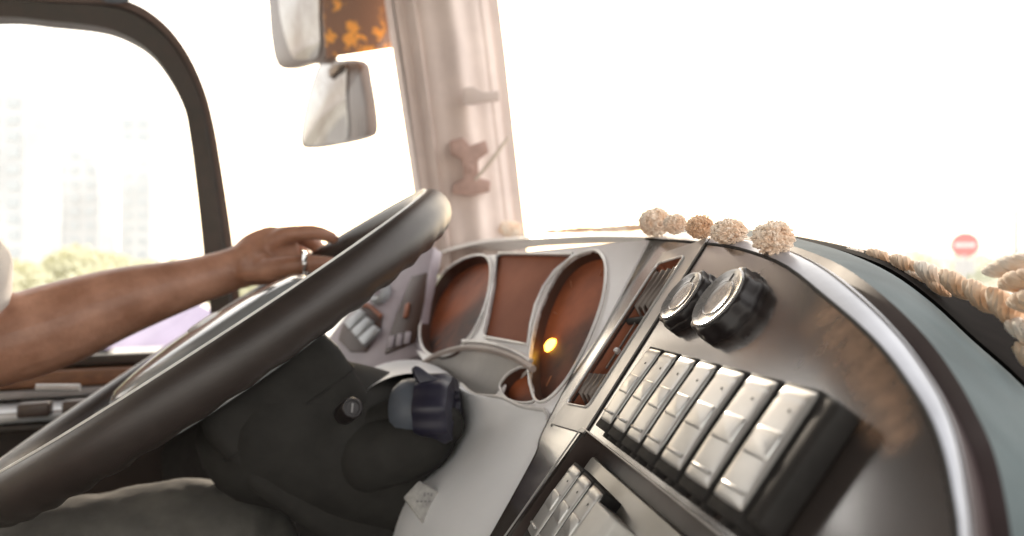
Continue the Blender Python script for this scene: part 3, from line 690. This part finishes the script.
lt = empty('ledge_latch', fl(-.6, LW-.1, -.185), 'small latch with two dark brackets on the pale window ledge', 'latch')
for x in (36, 80):
    p = PL(x, 390, LW-.135); f = (p-CAM).dot(FW)
    cabbox('latch_bracket', f-.018, f+.018, LW-.150, LW-.128, -.190, -.172, 'panel_edge', lt, .003)
pa_, pb_ = PL(36, 388, LW-.14), PL(80, 388, LW-.14)
obj('latch_rod', tube([pa_, pb_], .005, 12), 'ledge', lt)
tag(cabbox('ceiling', -2.6, .38, -1.4, LW+.06, .62, .68, 'ceiling'), kind='structure')
tag(cabbox('floor', -2.6, .62, -1.4, LW+.06, -1.36, -1.30, 'floor'), kind='structure')
added_cove = grid([[fl(f, LW+.0, z) for f, z in ((-2.6, .425), (-.22, .425), (-.05, .50), (.37, .505))], [fl(f, LW-.08, z+.03) for f, z in ((-2.6, .425), (-.22, .425), (-.05, .50), (.37, .505))], [fl(f, LW-.45, .615) for f in (-2.6, -.22, -.05, .37)]])
tag(obj('shade_cove', added_cove, 'ceiling'), kind='structure')  # unseen panel added and shaped to darken reflections in the switch panel
tag(cabbox('front_wall', .50, .60, -1.4, LW+.02, -1.3, -.17, 'wallin'), kind='structure')

# mirrors outside
mr = empty('wing_mirror', PL(300, 60, 1.45), 'large wing mirror with dark housing hanging outside the window, cut by top edge', 'mirror')
mp = Plane(PL(295, 30, 1.45), (-FW + LF*.45 + UP*.12) - ray(295, 30).normalized(), V((1, 0, 0)))
slab('housing', mp, [(266, -60), (268, 10), (271, 45), (276, 64), (285, 69), (305, 64), (326, 57), (322, 0), (316, -60)], -.03, 0, 'housing', mr, bevel=.006, n=40)
slab('mirror_glass', mp, [(276, -60), (278, 0), (284, 34), (292, 56), (300, 60), (318, 55), (319, 20), (313, -60)], .001, .004, 'mirror', mr, bevel=.001, n=40)
m2 = empty('wing_mirror', PL(335, 100, 1.5), 'smaller tilted wing mirror with rounded grey housing below the large mirror', 'mirror')
mp2 = Plane(PL(330, 105, 1.5), (-FW + LF*.6 + UP*.05) - ray(330, 105).normalized(), V((1, 0, 0)))
slab('housing', mp2, [(318, 63), (336, 60), (356, 61), (361, 80), (366, 110), (367, 132), (360, 139), (335, 145), (308, 149), (300, 145), (300, 128), (306, 98)], -.028, 0, 'housing', m2, bevel=.008, n=44)
slab('mirror_glass', mp2, [(320, 66), (338, 63), (346, 66), (346, 100), (347, 138), (328, 143), (309, 146), (303, 142), (303, 128), (309, 98)], .001, .004, 'mirror', m2, bevel=.001, n=44)
obj('mirror_arm', capsule([mp2.pt(330, 66, -.04), mp2.pt(333, 50, -.05), mp2.pt(345, -40, -.05), mp2.pt(420, -60, -.05)], [.008, .008, .009, .009], 12, 5), 'housing', m2)
ap = Plane(PL(360, 25, 1.32), (CAM-PL(360, 25, 1.32)), V((1, 0, 0)))
bl = slab('sun_blind', ap, [(318, -70), (326, 58), (362, 53), (402, 47), (386, -70)], -.006, 0, 'autumn', None, bevel=.002)
tag(bl, 'brown panel with painted orange foliage reflections at top beside the pillar', 'sun blind')
nub = slab('roof_vent', Plane(PL(115, 1, LW-.02), (CAM-PL(115, 1, LW)), V((1, 0, 0))), [(97, -14), (134, -14), (131, -2), (124, 3), (108, 3), (100, -3)], -.01, 0, 'blue', None, bevel=.003, n=20)
tag(nub, 'small teal blue fitting on top rail of the side window', 'fitting')

# ================================================================== DASH MAT WITH POMPOMS
matt = empty('fringed_dash_mat', PF(800, 250, .45), 'beige pompom and tassel fringed mat lying along the windshield side of dashboard', 'dash mat')
backpx = px_spl([(770, 238), (800, 242), (850, 255), (892, 272), (932, 301), (972, 338), (1024, 385), (1080, 450)], 60)
frpx = px_spl([(770, 235), (800, 238), (850, 247), (892, 256), (932, 270), (972, 286), (1024, 310), (1080, 345)], 60)
ba = []; fb = []
for i, ((x, y), (x2, y2)) in enumerate(zip(backpx, frpx)):
    t = i/59; f1 = .405*(1-t)+.33*t
    ba.append(PF(x, y+1, f1)); fb.append(PF(x2, y2, f1+.09+.06*t))
obj('mat_cloth', grid([[p - UP*.006 for p in ba], [p + UP*.002 for p in ba], [a.lerp(b, .5) + UP*.003 for a, b in zip(ba, fb)], fb, [p - UP*.02 for p in fb]]), 'matcloth', matt)
def pompom(c, r, squash=1.0, nf=520, seed=0):
    rnd = random.Random(seed); b = bmesh.new(); bmesh.ops.create_icosphere(b, subdivisions=3, radius=r*.82)
    for v in b.verts:
        v.co *= 1 + .22*noise.noise(v.co*(2.2/r) + V((seed, 0, 0))) ; v.co.z *= squash
    V0 = [v.co.copy() for v in b.verts]; F0 = [tuple(v.index for v in f.verts) for f in b.faces]; b.free()
    parts = [(V0, F0)]
    for k in range(nf):                         # short curled yarn ends
        d = V((rnd.gauss(0, 1), rnd.gauss(0, 1), rnd.gauss(0, 1))).normalized(); t = d.orthogonal().normalized(); t.rotate(Matrix.Rotation(rnd.random()*6.3, 3, d))
        s = r*rnd.uniform(.74, .86); w = r*rnd.uniform(.05, .085); l = r*rnd.uniform(.16, .30)
        p0 = d*s; q = [p0, p0+d*l*.5+t*l*.25, p0+d*l*.8+t*l*.7, p0+d*l*.5+t*l*1.0]
        q = [V((p.x, p.y, p.z*squash)) for p in q]
        parts.append(tube(q, [w, w, w*.9, w*.5], 5))
    v, f = merge(*parts); return [V(p)+c for p in v], f
pp = [(508, 232, .47, 11.5, .62, 'yarnlight'), (655, 224, .47, 13, .85, 'yarnlight'), (675, 226, .47, 9, .9, 'yarnlight'), (700, 229, .46, 11, .85, 'yarn'), (729, 234, .45, 14, .75, 'yarnlight'), (773, 240, .43, 16, .84, 'yarnlight')]
for i, (x, y, f, rp, sq, m) in enumerate(pp):
    if x > 600: f = min(fof(g3)+.010 for g3, (gx, gy) in zip(I3, edgeI) if abs(gx-x) < 14)
    c = PF(x, y-2, f); d = (c-CAM).y; obj('pompom', pompom(c, 1.22*rp*d/FPX, sq, seed=i), m, matt)
def tassel(p0, p1, r, seed, strands=5, turns=1.2):
    rnd = random.Random(seed); ax = (p1-p0); L = ax.length; ax.normalize(); s = ax.orthogonal().normalized(); t = ax.cross(s); parts = []
    for k in range(strands):
        ph = 2*PI*k/strands + rnd.random(); q = []; rad = []
        for i in range(13):
            u = i/12; w = math.sin(PI*min(1, max(0, u*.92+.05)))**.6
            a = ph + turns*2*PI*u
            q.append(p0 + ax*(L*u) + (s*math.cos(a) + t*math.sin(a))*(r*.55*w) + V((rnd.gauss(0, 1), rnd.gauss(0, 1), rnd.gauss(0, 1)))*r*.03); rad.append(r*.52*w+r*.06)
        parts.append(tube(q, rad, 8))
    return merge(*parts)
ts = [(545+i_*11, 231.5-i_*.35, 559+i_*11, 231-i_*.35, 2.6) for i_ in range(8)] + [(560, 231, 600, 229, 3.2), (590, 230, 640, 228, 3.6), (612, 229, 648, 227, 4), (738, 236, 756, 238, 4), (786, 241, 806, 246, 4.5), (796, 243, 820, 250, 4), (822, 246, 846, 254, 5), (846, 250, 870, 260, 6.5), (868, 251, 896, 265, 8), (892, 257, 922, 275, 9.5), (916, 264, 948, 286, 10.5),
      (942, 272, 972, 298, 11.5), (966, 282, 998, 312, 12.5), (900, 268, 926, 282, 5), (926, 280, 950, 296, 6), (990, 290, 1024, 328, 13.5), (985, 272, 1040, 258, 12), (1000, 284, 1050, 276, 13), (1010, 302, 1056, 300, 14), (1008, 322, 1060, 350, 14), (1016, 345, 1060, 380, 13)]
for i, (x0_, y0_, x1_, y1_, rp) in enumerate(ts):
    f = .44 - .10*max(0, (x0_-800)/224)
    a_ = PF(x0_, y0_, f); b_ = PF(x1_, y1_, f-.004); d = (a_-CAM).y
    obj('tassel', tassel(a_, b_, rp*d/FPX*.82, i), 'yarn' if i % 3 else 'yarnlight', matt)

# ================================================================== DRIVER
wr = CAM + V((-.330, .845, -.004)) - V((0, 0, .0))
wrist = P(236, 268, .845); elbow = P(-14, 348, .72)
shoulder = CAM + V((-.60, .56, .19))
hips = CAM + FW*-.40 + LF*.60 + UP*-.40
hips = CAM + V((-.76, .34, -.42))
neck = CAM + V((-.66, .40, .27)); chest = CAM + V((-.70, .37, .06))
sR = CAM + V((-.60, .22, .17)); elR = CAM + V((-.58, .12, -.10)); wrR = CAM + V((-.48, .30, -.20))
driver = empty('person', hips - UP*.1, 'driver in a pale short sleeved shirt and grey trousers gripping the wheel, silver ring', 'person')
skin = []
skin.append(capsule([shoulder, shoulder.lerp(elbow, .5) + V((0, .01, .0)), elbow + V((-.01, 0, .01))], [.055, .05, .044], 18, 6))
skin.append(capsule([elbow, elbow.lerp(wrist, .22), elbow.lerp(wrist, .5) + UP*.003, elbow.lerp(wrist, .8), wrist, wrist.lerp(P(262, 252, .85), .6)],
                    [.043, .046, .039, .0285, .0255, .025], 22, 8))
# palm
pal = [P(240, 268, .845), P(257, 260, .85), P(272, 254, .852)]
skin.append(capsule(pal, [(.021, .025), (.018, .033), (.014, .034)], 20, 5, flat=tuple(LF)))
fing = [  # index along the top of the rim, the rest curling over and behind it, thumb on the near side
    ([P(266, 248, .845), P(284, 236, .842), P(302, 233, .842), P(318, 233, .846), P(333, 238, .852)], [.0120, .0112, .0098, .0090, .0075]),
    ([P(262, 248, .862), P(282, 235, .872), P(303, 238, .888), P(318, 248, .897), P(318, 260, .895)], [.0120, .0112, .0105, .0095, .008]),
    ([P(260, 252, .88), P(278, 241, .896), P(296, 247, .912), P(306, 258, .915), P(305, 270, .905)], [.0115, .0108, .010, .009, .0078]),
    ([P(256, 257, .89), P(270, 251, .908), P(284, 255, .922), P(292, 266, .922), P(291, 276, .912)], [.0105, .0096, .009, .0082, .007]),
    ([P(250, 271, .83), P(268, 270, .815), P(288, 266, .808), P(308, 264, .812), P(332, 264, .822)], [.015, .0138, .0120, .0110, .0088]),
]
for p, r in fing: skin.append(capsule(p, r, 14, 5))
skin.append(capsule([wrist, P(250, 262, .845), P(262, 268, .825)], [.022, .022, .017], 16, 5))
# other arm, neck and head
skin.append(capsule([sR, sR.lerp(elR, .5), elR], [.054, .048, .042], 18, 5)); skin.append(capsule([elR, elR.lerp(wrR, .3), wrR], [.042, .043, .027], 18, 5))
hd = (V((.7, .3, -.1))).normalized()
skin.append(capsule([wrR, wrR+hd*.04, wrR+hd*.085], [(.024, .027), (.019, .038), (.015, .037)], 16, 4, flat=(0, 0, 1)))
for i in range(4):
    b0 = wrR + hd*.08 + hd.cross(UP)*(-.03+.02*i); skin.append(capsule([b0, b0+hd*.03-UP*.004, b0+hd*.05-UP*.012, b0+hd*(.068-.006*abs(i-1.4))-UP*.024], [.0105, .0095, .0085, .007], 12, 4))
b0 = wrR + hd*.03 - hd.cross(UP)*.03; skin.append(capsule([b0, b0+hd*.03-hd.cross(UP)*.018, b0+hd*.055-hd.cross(UP)*.022-UP*.01], [.014, .011, .009], 12, 4))
head = neck + FW*.04 + UP*.20
skin.append(capsule([chest+UP*.1, neck, neck+UP*.07+FW*.01, head-UP*.03], [.09, .062, .056, .06], 20, 5))
skin.append(capsule([head-UP*.06+FW*.02, head, head+UP*.055-FW*.005], [(.062, .058), (.078, .09), (.074, .086)], 24, 6, flat=tuple(LF)))
skin.append(capsule([head+FW*.085+UP*.02, head+FW*.102-UP*.008, head+FW*.098-UP*.022], [.008, .013, .013], 12, 4))
skin.append(capsule([head+FW*.072-UP*.045+LF*.018, head+FW*.08-UP*.044, head+FW*.072-UP*.045-LF*.018], [.007, .009, .007], 10, 4))
for s in (-1, 1): skin.append(capsule([head+LF*s*.078+UP*.015, head+LF*s*.086-UP*.005-FW*.006, head+LF*s*.079-UP*.028], [(.006, .016), (.007, .018), (.005, .010)], 12, 4, flat=tuple(LF)))
body = obj('body', merge(*skin), 'skin', driver)
md = body.modifiers.new('remesh', 'REMESH'); md.mode = 'VOXEL'; md.voxel_size = .0028; md.use_smooth_shade = True
md = body.modifiers.new('smooth', 'SMOOTH'); md.iterations = 5; md.factor = .5
# ring on the near finger
rp_ = P(305, 264.2, .811); rax = (P(330, 266, .822) - P(288, 268, .808)).normalized(); rpl = Plane(rp_, rax, UP)
obj('finger_ring', tube([rpl.at(.0132*math.cos(t), .0132*math.sin(t)) for t in [2*PI*i/32 for i in range(32)]], [(.0016, .0048)]*32, 8, True, flat=None), 'metal', driver)
# nail
# shirt: torso + sleeves
def cloth_obj(name, parts, m, vox, disp):
    o = obj(name, merge(*parts), m, driver)
    md = o.modifiers.new('remesh', 'REMESH'); md.mode = 'VOXEL'; md.voxel_size = vox; md.use_smooth_shade = True
    md = o.modifiers.new('smooth', 'SMOOTH'); md.iterations = 8
    tx = bpy.data.textures.new(name+'_folds', 'CLOUDS'); tx.noise_scale = .07; tx.noise_depth = 3
    md = o.modifiers.new('disp', 'DISPLACE'); md.texture = tx; md.strength = disp; md.mid_level = .5; md.texture_coords = 'LOCAL'
    return o
cloth_obj('shirt', [capsule([hips+UP*.06, hips.lerp(chest, .5), chest, chest+UP*.12], [(.115, .175), (.11, .165), (.12, .185), (.08, .13)], 28, 6, flat=tuple(FW)),
                    capsule([neck-UP*.05-LF*.02, shoulder, shoulder.lerp(elbow, .42), shoulder.lerp(elbow, .72)], [.09, .078, .068, .066], 20, 6),
                    capsule([neck-UP*.05+LF*.02, sR, sR.lerp(elR, .6)], [.09, .08, .068], 20, 6)], 'shirt', .006, .02)
kneeL = CAM + V((-.325, .67, -.275)); kneeR = CAM + V((-.20, .42, -.45))
hipL = hips + LF*.10; hipR = hips - LF*.10
cloth_obj('trousers', [capsule([hips-UP*.02, hips+UP*.08], [(.13, .18), (.12, .175)], 26, 6, flat=tuple(FW)),
                       capsule([hipL, hipL.lerp(kneeL, .5)+UP*.02, kneeL, kneeL+V((.05, .04, -.05)), kneeL+V((.06, .06, -.35))], [.10, .088, .068, .066, .055], 26, 7),
                       capsule([hipR, hipR.lerp(kneeR, .5), kneeR, kneeR+V((.02, .02, -.05)), kneeR+V((.06, .06, -.35))], [.10, .088, .068, .066, .055], 26, 7)], 'trousers', .006, .022)
# hair, eyes and shoes
hb = bmesh.new(); bmesh.ops.create_icosphere(hb, subdivisions=4, radius=1)
for v in list(hb.verts):
    c = v.co.copy(); v.co = head + UP*.035 - FW*.012 + FW*(c.x*.100) + LF*(c.y*.086) + UP*(c.z*.098)
for v in list(hb.verts):
    c = v.co-head
    if c.z < .035 + .10*c.dot(FW)/.1*.4 - (.05 if c.dot(FW) < 0 else 0): hb.verts.remove(v)
obj('hair', hb, 'hair', driver)
for s in (-1, 1):
    obj('eye', xf(lathe([(0, -.008), (.009, -.002), (.011, .003), (.007, .008), (0, .010)], 16), Plane(head+FW*.072+LF*s*.030+UP*.012, FW, UP).M(0, 0, 0)), 'ledge', driver)
    k = (kneeL if s > 0 else kneeR) + V((.06, .06, -.42)); obj('shoe', capsule([k-FW*.05, k+FW*.06-UP*.01, k+FW*.15-UP*.03], [(.04, .04), (.04, .045), (.025, .045)], 18, 5, flat=(0, 0, 1)), 'black', driver)
# seat
seat = empty('driver_seat', hips - UP*.30, 'dark upholstered driver seat beneath the driver in grey trousers', 'seat')
sd = hips
def lb(c, f, l, z): 
    m = Matrix((FW, LF, UP)).transposed().to_4x4(); m.translation = c; return xf(box(-f, f, -l, l, -z, z), m)
obj('cushion', lb(hips - UP*.17 + FW*.13, .24, .25, .06), 'column', seat, bevel=.03, seg=4)
obj('backrest', lb(hips + UP*.18 - FW*.24, .06, .24, .36), 'column', seat, bevel=.03, seg=4)
obj('pedestal', lb(hips - UP*.55 + FW*.05, .16, .16, .32), 'black', seat, bevel=.01)

# ================================================================== OUTSIDE
g = 900
tag(obj('ground', ([V((-g, -g, 0)), V((g, -g, 0)), V((g, g, 0)), V((-g, g, 0))], [(0, 1, 2, 3)]), 'ground', smooth=False), kind='structure')
def strip(name, f0, f1, l0, l1, z, m):
    q = [V((CAM.x, CAM.y, 0)) + FW*f + LF*l + UP*z for f, l in ((f0, l0), (f1, l0), (f1, l1), (f0, l1))]
    return obj(name, (q, [(0, 1, 2, 3)]), m, smooth=False)
tag(strip('road', -400, 400, -8, 13, .004, 'road'), kind='structure')
tag(strip('road_marking', -200, 200, 5.2, 5.35, .008, 'line'), kind='structure')
tag(cabbox('kerb', -400, 400, 13, 13.3, -2.0, -1.88, 'ground', bevel=.01), kind='structure')
def foliage(name, clumps, m, leaf, per, seed=1):
    rnd = random.Random(seed); vs = []; fs = []
    for (c, rx, rz) in clumps:
        for k in range(per):
            d = V((rnd.gauss(0, 1), rnd.gauss(0, 1), rnd.gauss(0, 1))).normalized()*(rnd.random()**.4)
            p = V((c.x+d.x*rx*(1+.3*noise.noise(c+d)), c.y+d.y*rx, max(.05, c.z+d.z*rz*(1+.35*noise.noise(c*.7+d*2)))))
            a = V((rnd.gauss(0, 1), rnd.gauss(0, 1), rnd.gauss(0, 1))).normalized(); b = a.orthogonal().normalized(); s = leaf*rnd.uniform(.5, 1.3)
            i = len(vs); vs += [p-a*s, p+b*s*.5, p+a*s, p-b*s*.5]; fs.append((i, i+1, i+2, i+3))
    return obj(name, (vs, fs), m, smooth=False, recalc=False)
rnd = random.Random(3); cl = []
for x in range(-420, 470, 15):
    d = rnd.uniform(30, 40); top_ = 266 - rnd.random()*10 - (10 if 60 < x < 110 else 0); zt = 2+(268-top_)/700*d; p = P(x, 268, d)
    cl.append((V((p.x, p.y, zt*.5)), rnd.uniform(1.2, 2.2), zt*.5))
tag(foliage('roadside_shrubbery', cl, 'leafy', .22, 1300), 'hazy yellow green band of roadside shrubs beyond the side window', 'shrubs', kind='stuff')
cl = []
for x in range(880, 1500, 14):
    d = rnd.uniform(60, 75); top_ = 255 - rnd.random()*8 - (4 if 930 < x < 950 else 0); zt = 2+(268-top_)/700*d; p = P(x, 268, d)
    cl.append((V((p.x, p.y, zt*.5)), rnd.uniform(1.5, 3), zt*.5))
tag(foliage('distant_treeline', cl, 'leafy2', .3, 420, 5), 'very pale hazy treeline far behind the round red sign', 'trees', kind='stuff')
def tower(x0, x1, ytop, d, label, wx, wz):
    a_, b_ = P(x0, 268, d), P(x1, 268, d); h = 2+(268-ytop)/700*d; t = empty('tower_block', V((a_.x, a_.y, 0)), label, 'building')
    w = (b_-a_).length; dep = w*.7; ux = (b_-a_).normalized(); uy = V((-ux.y, ux.x, 0)); m = Matrix((ux, uy, UP)).transposed().to_4x4(); m.translation = V((a_.x, a_.y, 0))
    obj('wall', xf(merge(box(0, w, 0, dep, 0, h), box(w*.3, w*.7, dep*.3, dep*.7, h+.01, h+3)), m), 'tower', t, smooth=False)
    n = wx; rows_ = wz
    for i in range(n):
        for j in range(rows_):
            xa = w*(i+.22)/n; xb = w*(i+.78)/n; za = h*(j+.3)/rows_; zb = h*(j+.8)/rows_
            obj('window', xf(box(xa, xb, -.25, -.02, za, zb), m), 'towerwin', t, smooth=False)
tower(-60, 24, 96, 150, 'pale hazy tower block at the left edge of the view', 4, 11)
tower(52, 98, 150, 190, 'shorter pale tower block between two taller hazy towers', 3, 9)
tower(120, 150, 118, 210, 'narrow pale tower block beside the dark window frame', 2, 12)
# no-entry sign
sd_ = 17.5; sc0 = P(965, 245, sd_)
sign = empty('road_sign', V((sc0.x, sc0.y, 0)), 'round red no entry sign with white bar on a pale post', 'road sign')
spn = Plane(sc0, (CAM-sc0)+V((0, 0, 0)), V((1, 0, 0)))
obj('sign_disc', lathe([(0, -.015), (.305, -.015), (.31, 0), (0, .001)], 48), 'signred', sign, M=spn.M(0, 0, 0))
obj('sign_bar', prism(spn, roundrect(-.22, .22, -.05, .05, .01), .002, .008), 'signwhite', sign)
obj('post', tube([V((sc0.x, sc0.y+.04, 0)), V((sc0.x, sc0.y+.04, sc0.z-.25))], .05, 12), 'postpale', sign)
obj('sign_plate', prism(spn, roundrect(-.22, .22, -.72, -.36, .02), -.01, .0), 'postpale', sign)
lp_ = P(1016, 268, 24); lm = empty('street_lamp', V((lp_.x, lp_.y, 0)), 'tall thin grey street lamp pole right of the red sign', 'street lamp')
obj('pole', tube([V((lp_.x, lp_.y, 0)), V((lp_.x, lp_.y, 1.1)), V((lp_.x, lp_.y, 8.9))], [.085, .07, .045], 12), 'polegrey', lm)
obj('lamp_arm', capsule([V((lp_.x, lp_.y, 8.8)), V((lp_.x+.2, lp_.y, 9.2)), V((lp_.x+1.3, lp_.y, 9.35))], [.04, .035, .03], 10, 5), 'polegrey', lm)
obj('lamp_head', capsule([V((lp_.x+1.3, lp_.y, 9.35)), V((lp_.x+1.9, lp_.y, 9.38))], [(.05, .10), (.05, .12)], 12, 5, flat=(0, 0, 1)), 'postpale', lm)
# lilac parked car seen through the side window
cc = P(165, 340, 15.5); car = empty('parked_car', V((cc.x, cc.y, 0)), 'pale lilac car parked beyond the side window behind the wheel', 'car')
cm = Matrix((FW, LF, UP)).transposed().to_4x4(); cm.translation = V((cc.x, cc.y, 0))
prof = [(-2.2, .35), (-2.25, .75), (-2.1, .95), (-1.55, 1.02), (-.95, 1.42), (.35, 1.45), (1.1, 1.0), (1.95, .88), (2.2, .7), (2.2, .35)]
rows = []
for y, s in ((-.85, .94), (-.80, 1), (0, 1.02), (.80, 1), (.85, .94)):
    rows.append([V((x*s, y*(1-.22*max(0, z-.95)/.5), z*(1 if abs(y) < .82 else .98))) for x, z in prof])
obj('body', xf(grid(rows, False, True), cm), 'carpaint', car, bevel=.03)
for s in (-1, 1):
    obj('side_window', xf(([V((-1.35, s*.80, 1.03)), V((.95, s*.80, 1.03)), V((.30, s*.70, 1.38)), V((-.88, s*.70, 1.38))], [(0, 1, 2, 3)]), cm), 'carglass', car, smooth=False)
    for x in (-1.4, 1.35):
        wm_ = cm @ Matrix.Translation((x, s*.80, .33)) @ Matrix.Rotation(-s*PI/2, 4, 'X')
        wl = obj('wheel', lathe([(0, -.1), (.30, -.1), (.33, -.06), (.33, .06), (.30, .09), (.2, .09), (0, .09)], 28), 'tyre', car, M=wm_)
        obj('rim', lathe([(0, .092), (.19, .092), (.18, .10), (0, .11)], 20), 'ledge', wl, M=wm_)

# ================================================================== LIGHT, WORLD, CAMERA
w = bpy.data.worlds.new('World'); sc.world = w; w.use_nodes = True
N, Lk = w.node_tree.nodes, w.node_tree.links; bg = N['Background']; out = N['World Output']
sky = N.new('ShaderNodeTexSky'); sky.sky_type = 'NISHITA'; sky.sun_disc = False
sel = math.radians(14.5); sky.sun_elevation = sel; sky.sun_rotation = math.radians(-1); sky.dust_density = 4; sky.air_density = 1.2
Lk.new(sky.outputs[0], bg.inputs[0]); bg.inputs[1].default_value = .13
b2 = N.new('ShaderNodeBackground'); b2.inputs[0].default_value = (1, .935, .875, 1); b2.inputs[1].default_value = 2.2
ad = N.new('ShaderNodeAddShader'); Lk.new(bg.outputs[0], ad.inputs[0]); Lk.new(b2.outputs[0], ad.inputs[1]); Lk.new(ad.outputs[0], out.inputs[0])
sl = bpy.data.lights.new('sun', 'SUN'); sl.energy = 4.5; sl.angle = math.radians(.6); sl.color = (1, .86, .70)
so_ = bpy.data.objects.new('sun', sl); col.objects.link(so_)
sdir = V((math.sin(math.radians(-1))*math.cos(sel), math.cos(math.radians(-1))*math.cos(sel), math.sin(sel)))
so_.rotation_euler = sdir.to_track_quat('Z', 'Y').to_euler(); so_.location = CAM + sdir*30
cam = bpy.data.cameras.new('camera'); co = bpy.data.objects.new('camera', cam); col.objects.link(co); sc.camera = co
co.location = CAM; co.rotation_euler = (PI/2, 0, 0); cam.sensor_width = 36; cam.lens = 36*FPX/1024; cam.clip_start = .01; cam.clip_end = 3000
cam.dof.use_dof = True; cam.dof.focus_distance = .43; cam.dof.aperture_fstop = 5.6
sc.view_settings.view_transform = 'Standard'; sc.view_settings.look = 'None'; sc.view_settings.exposure = 0; sc.view_settings.gamma = 1
sc.cycles.max_bounces = 8; sc.cycles.transparent_max_bounces = 12; sc.cycles.use_denoising = True
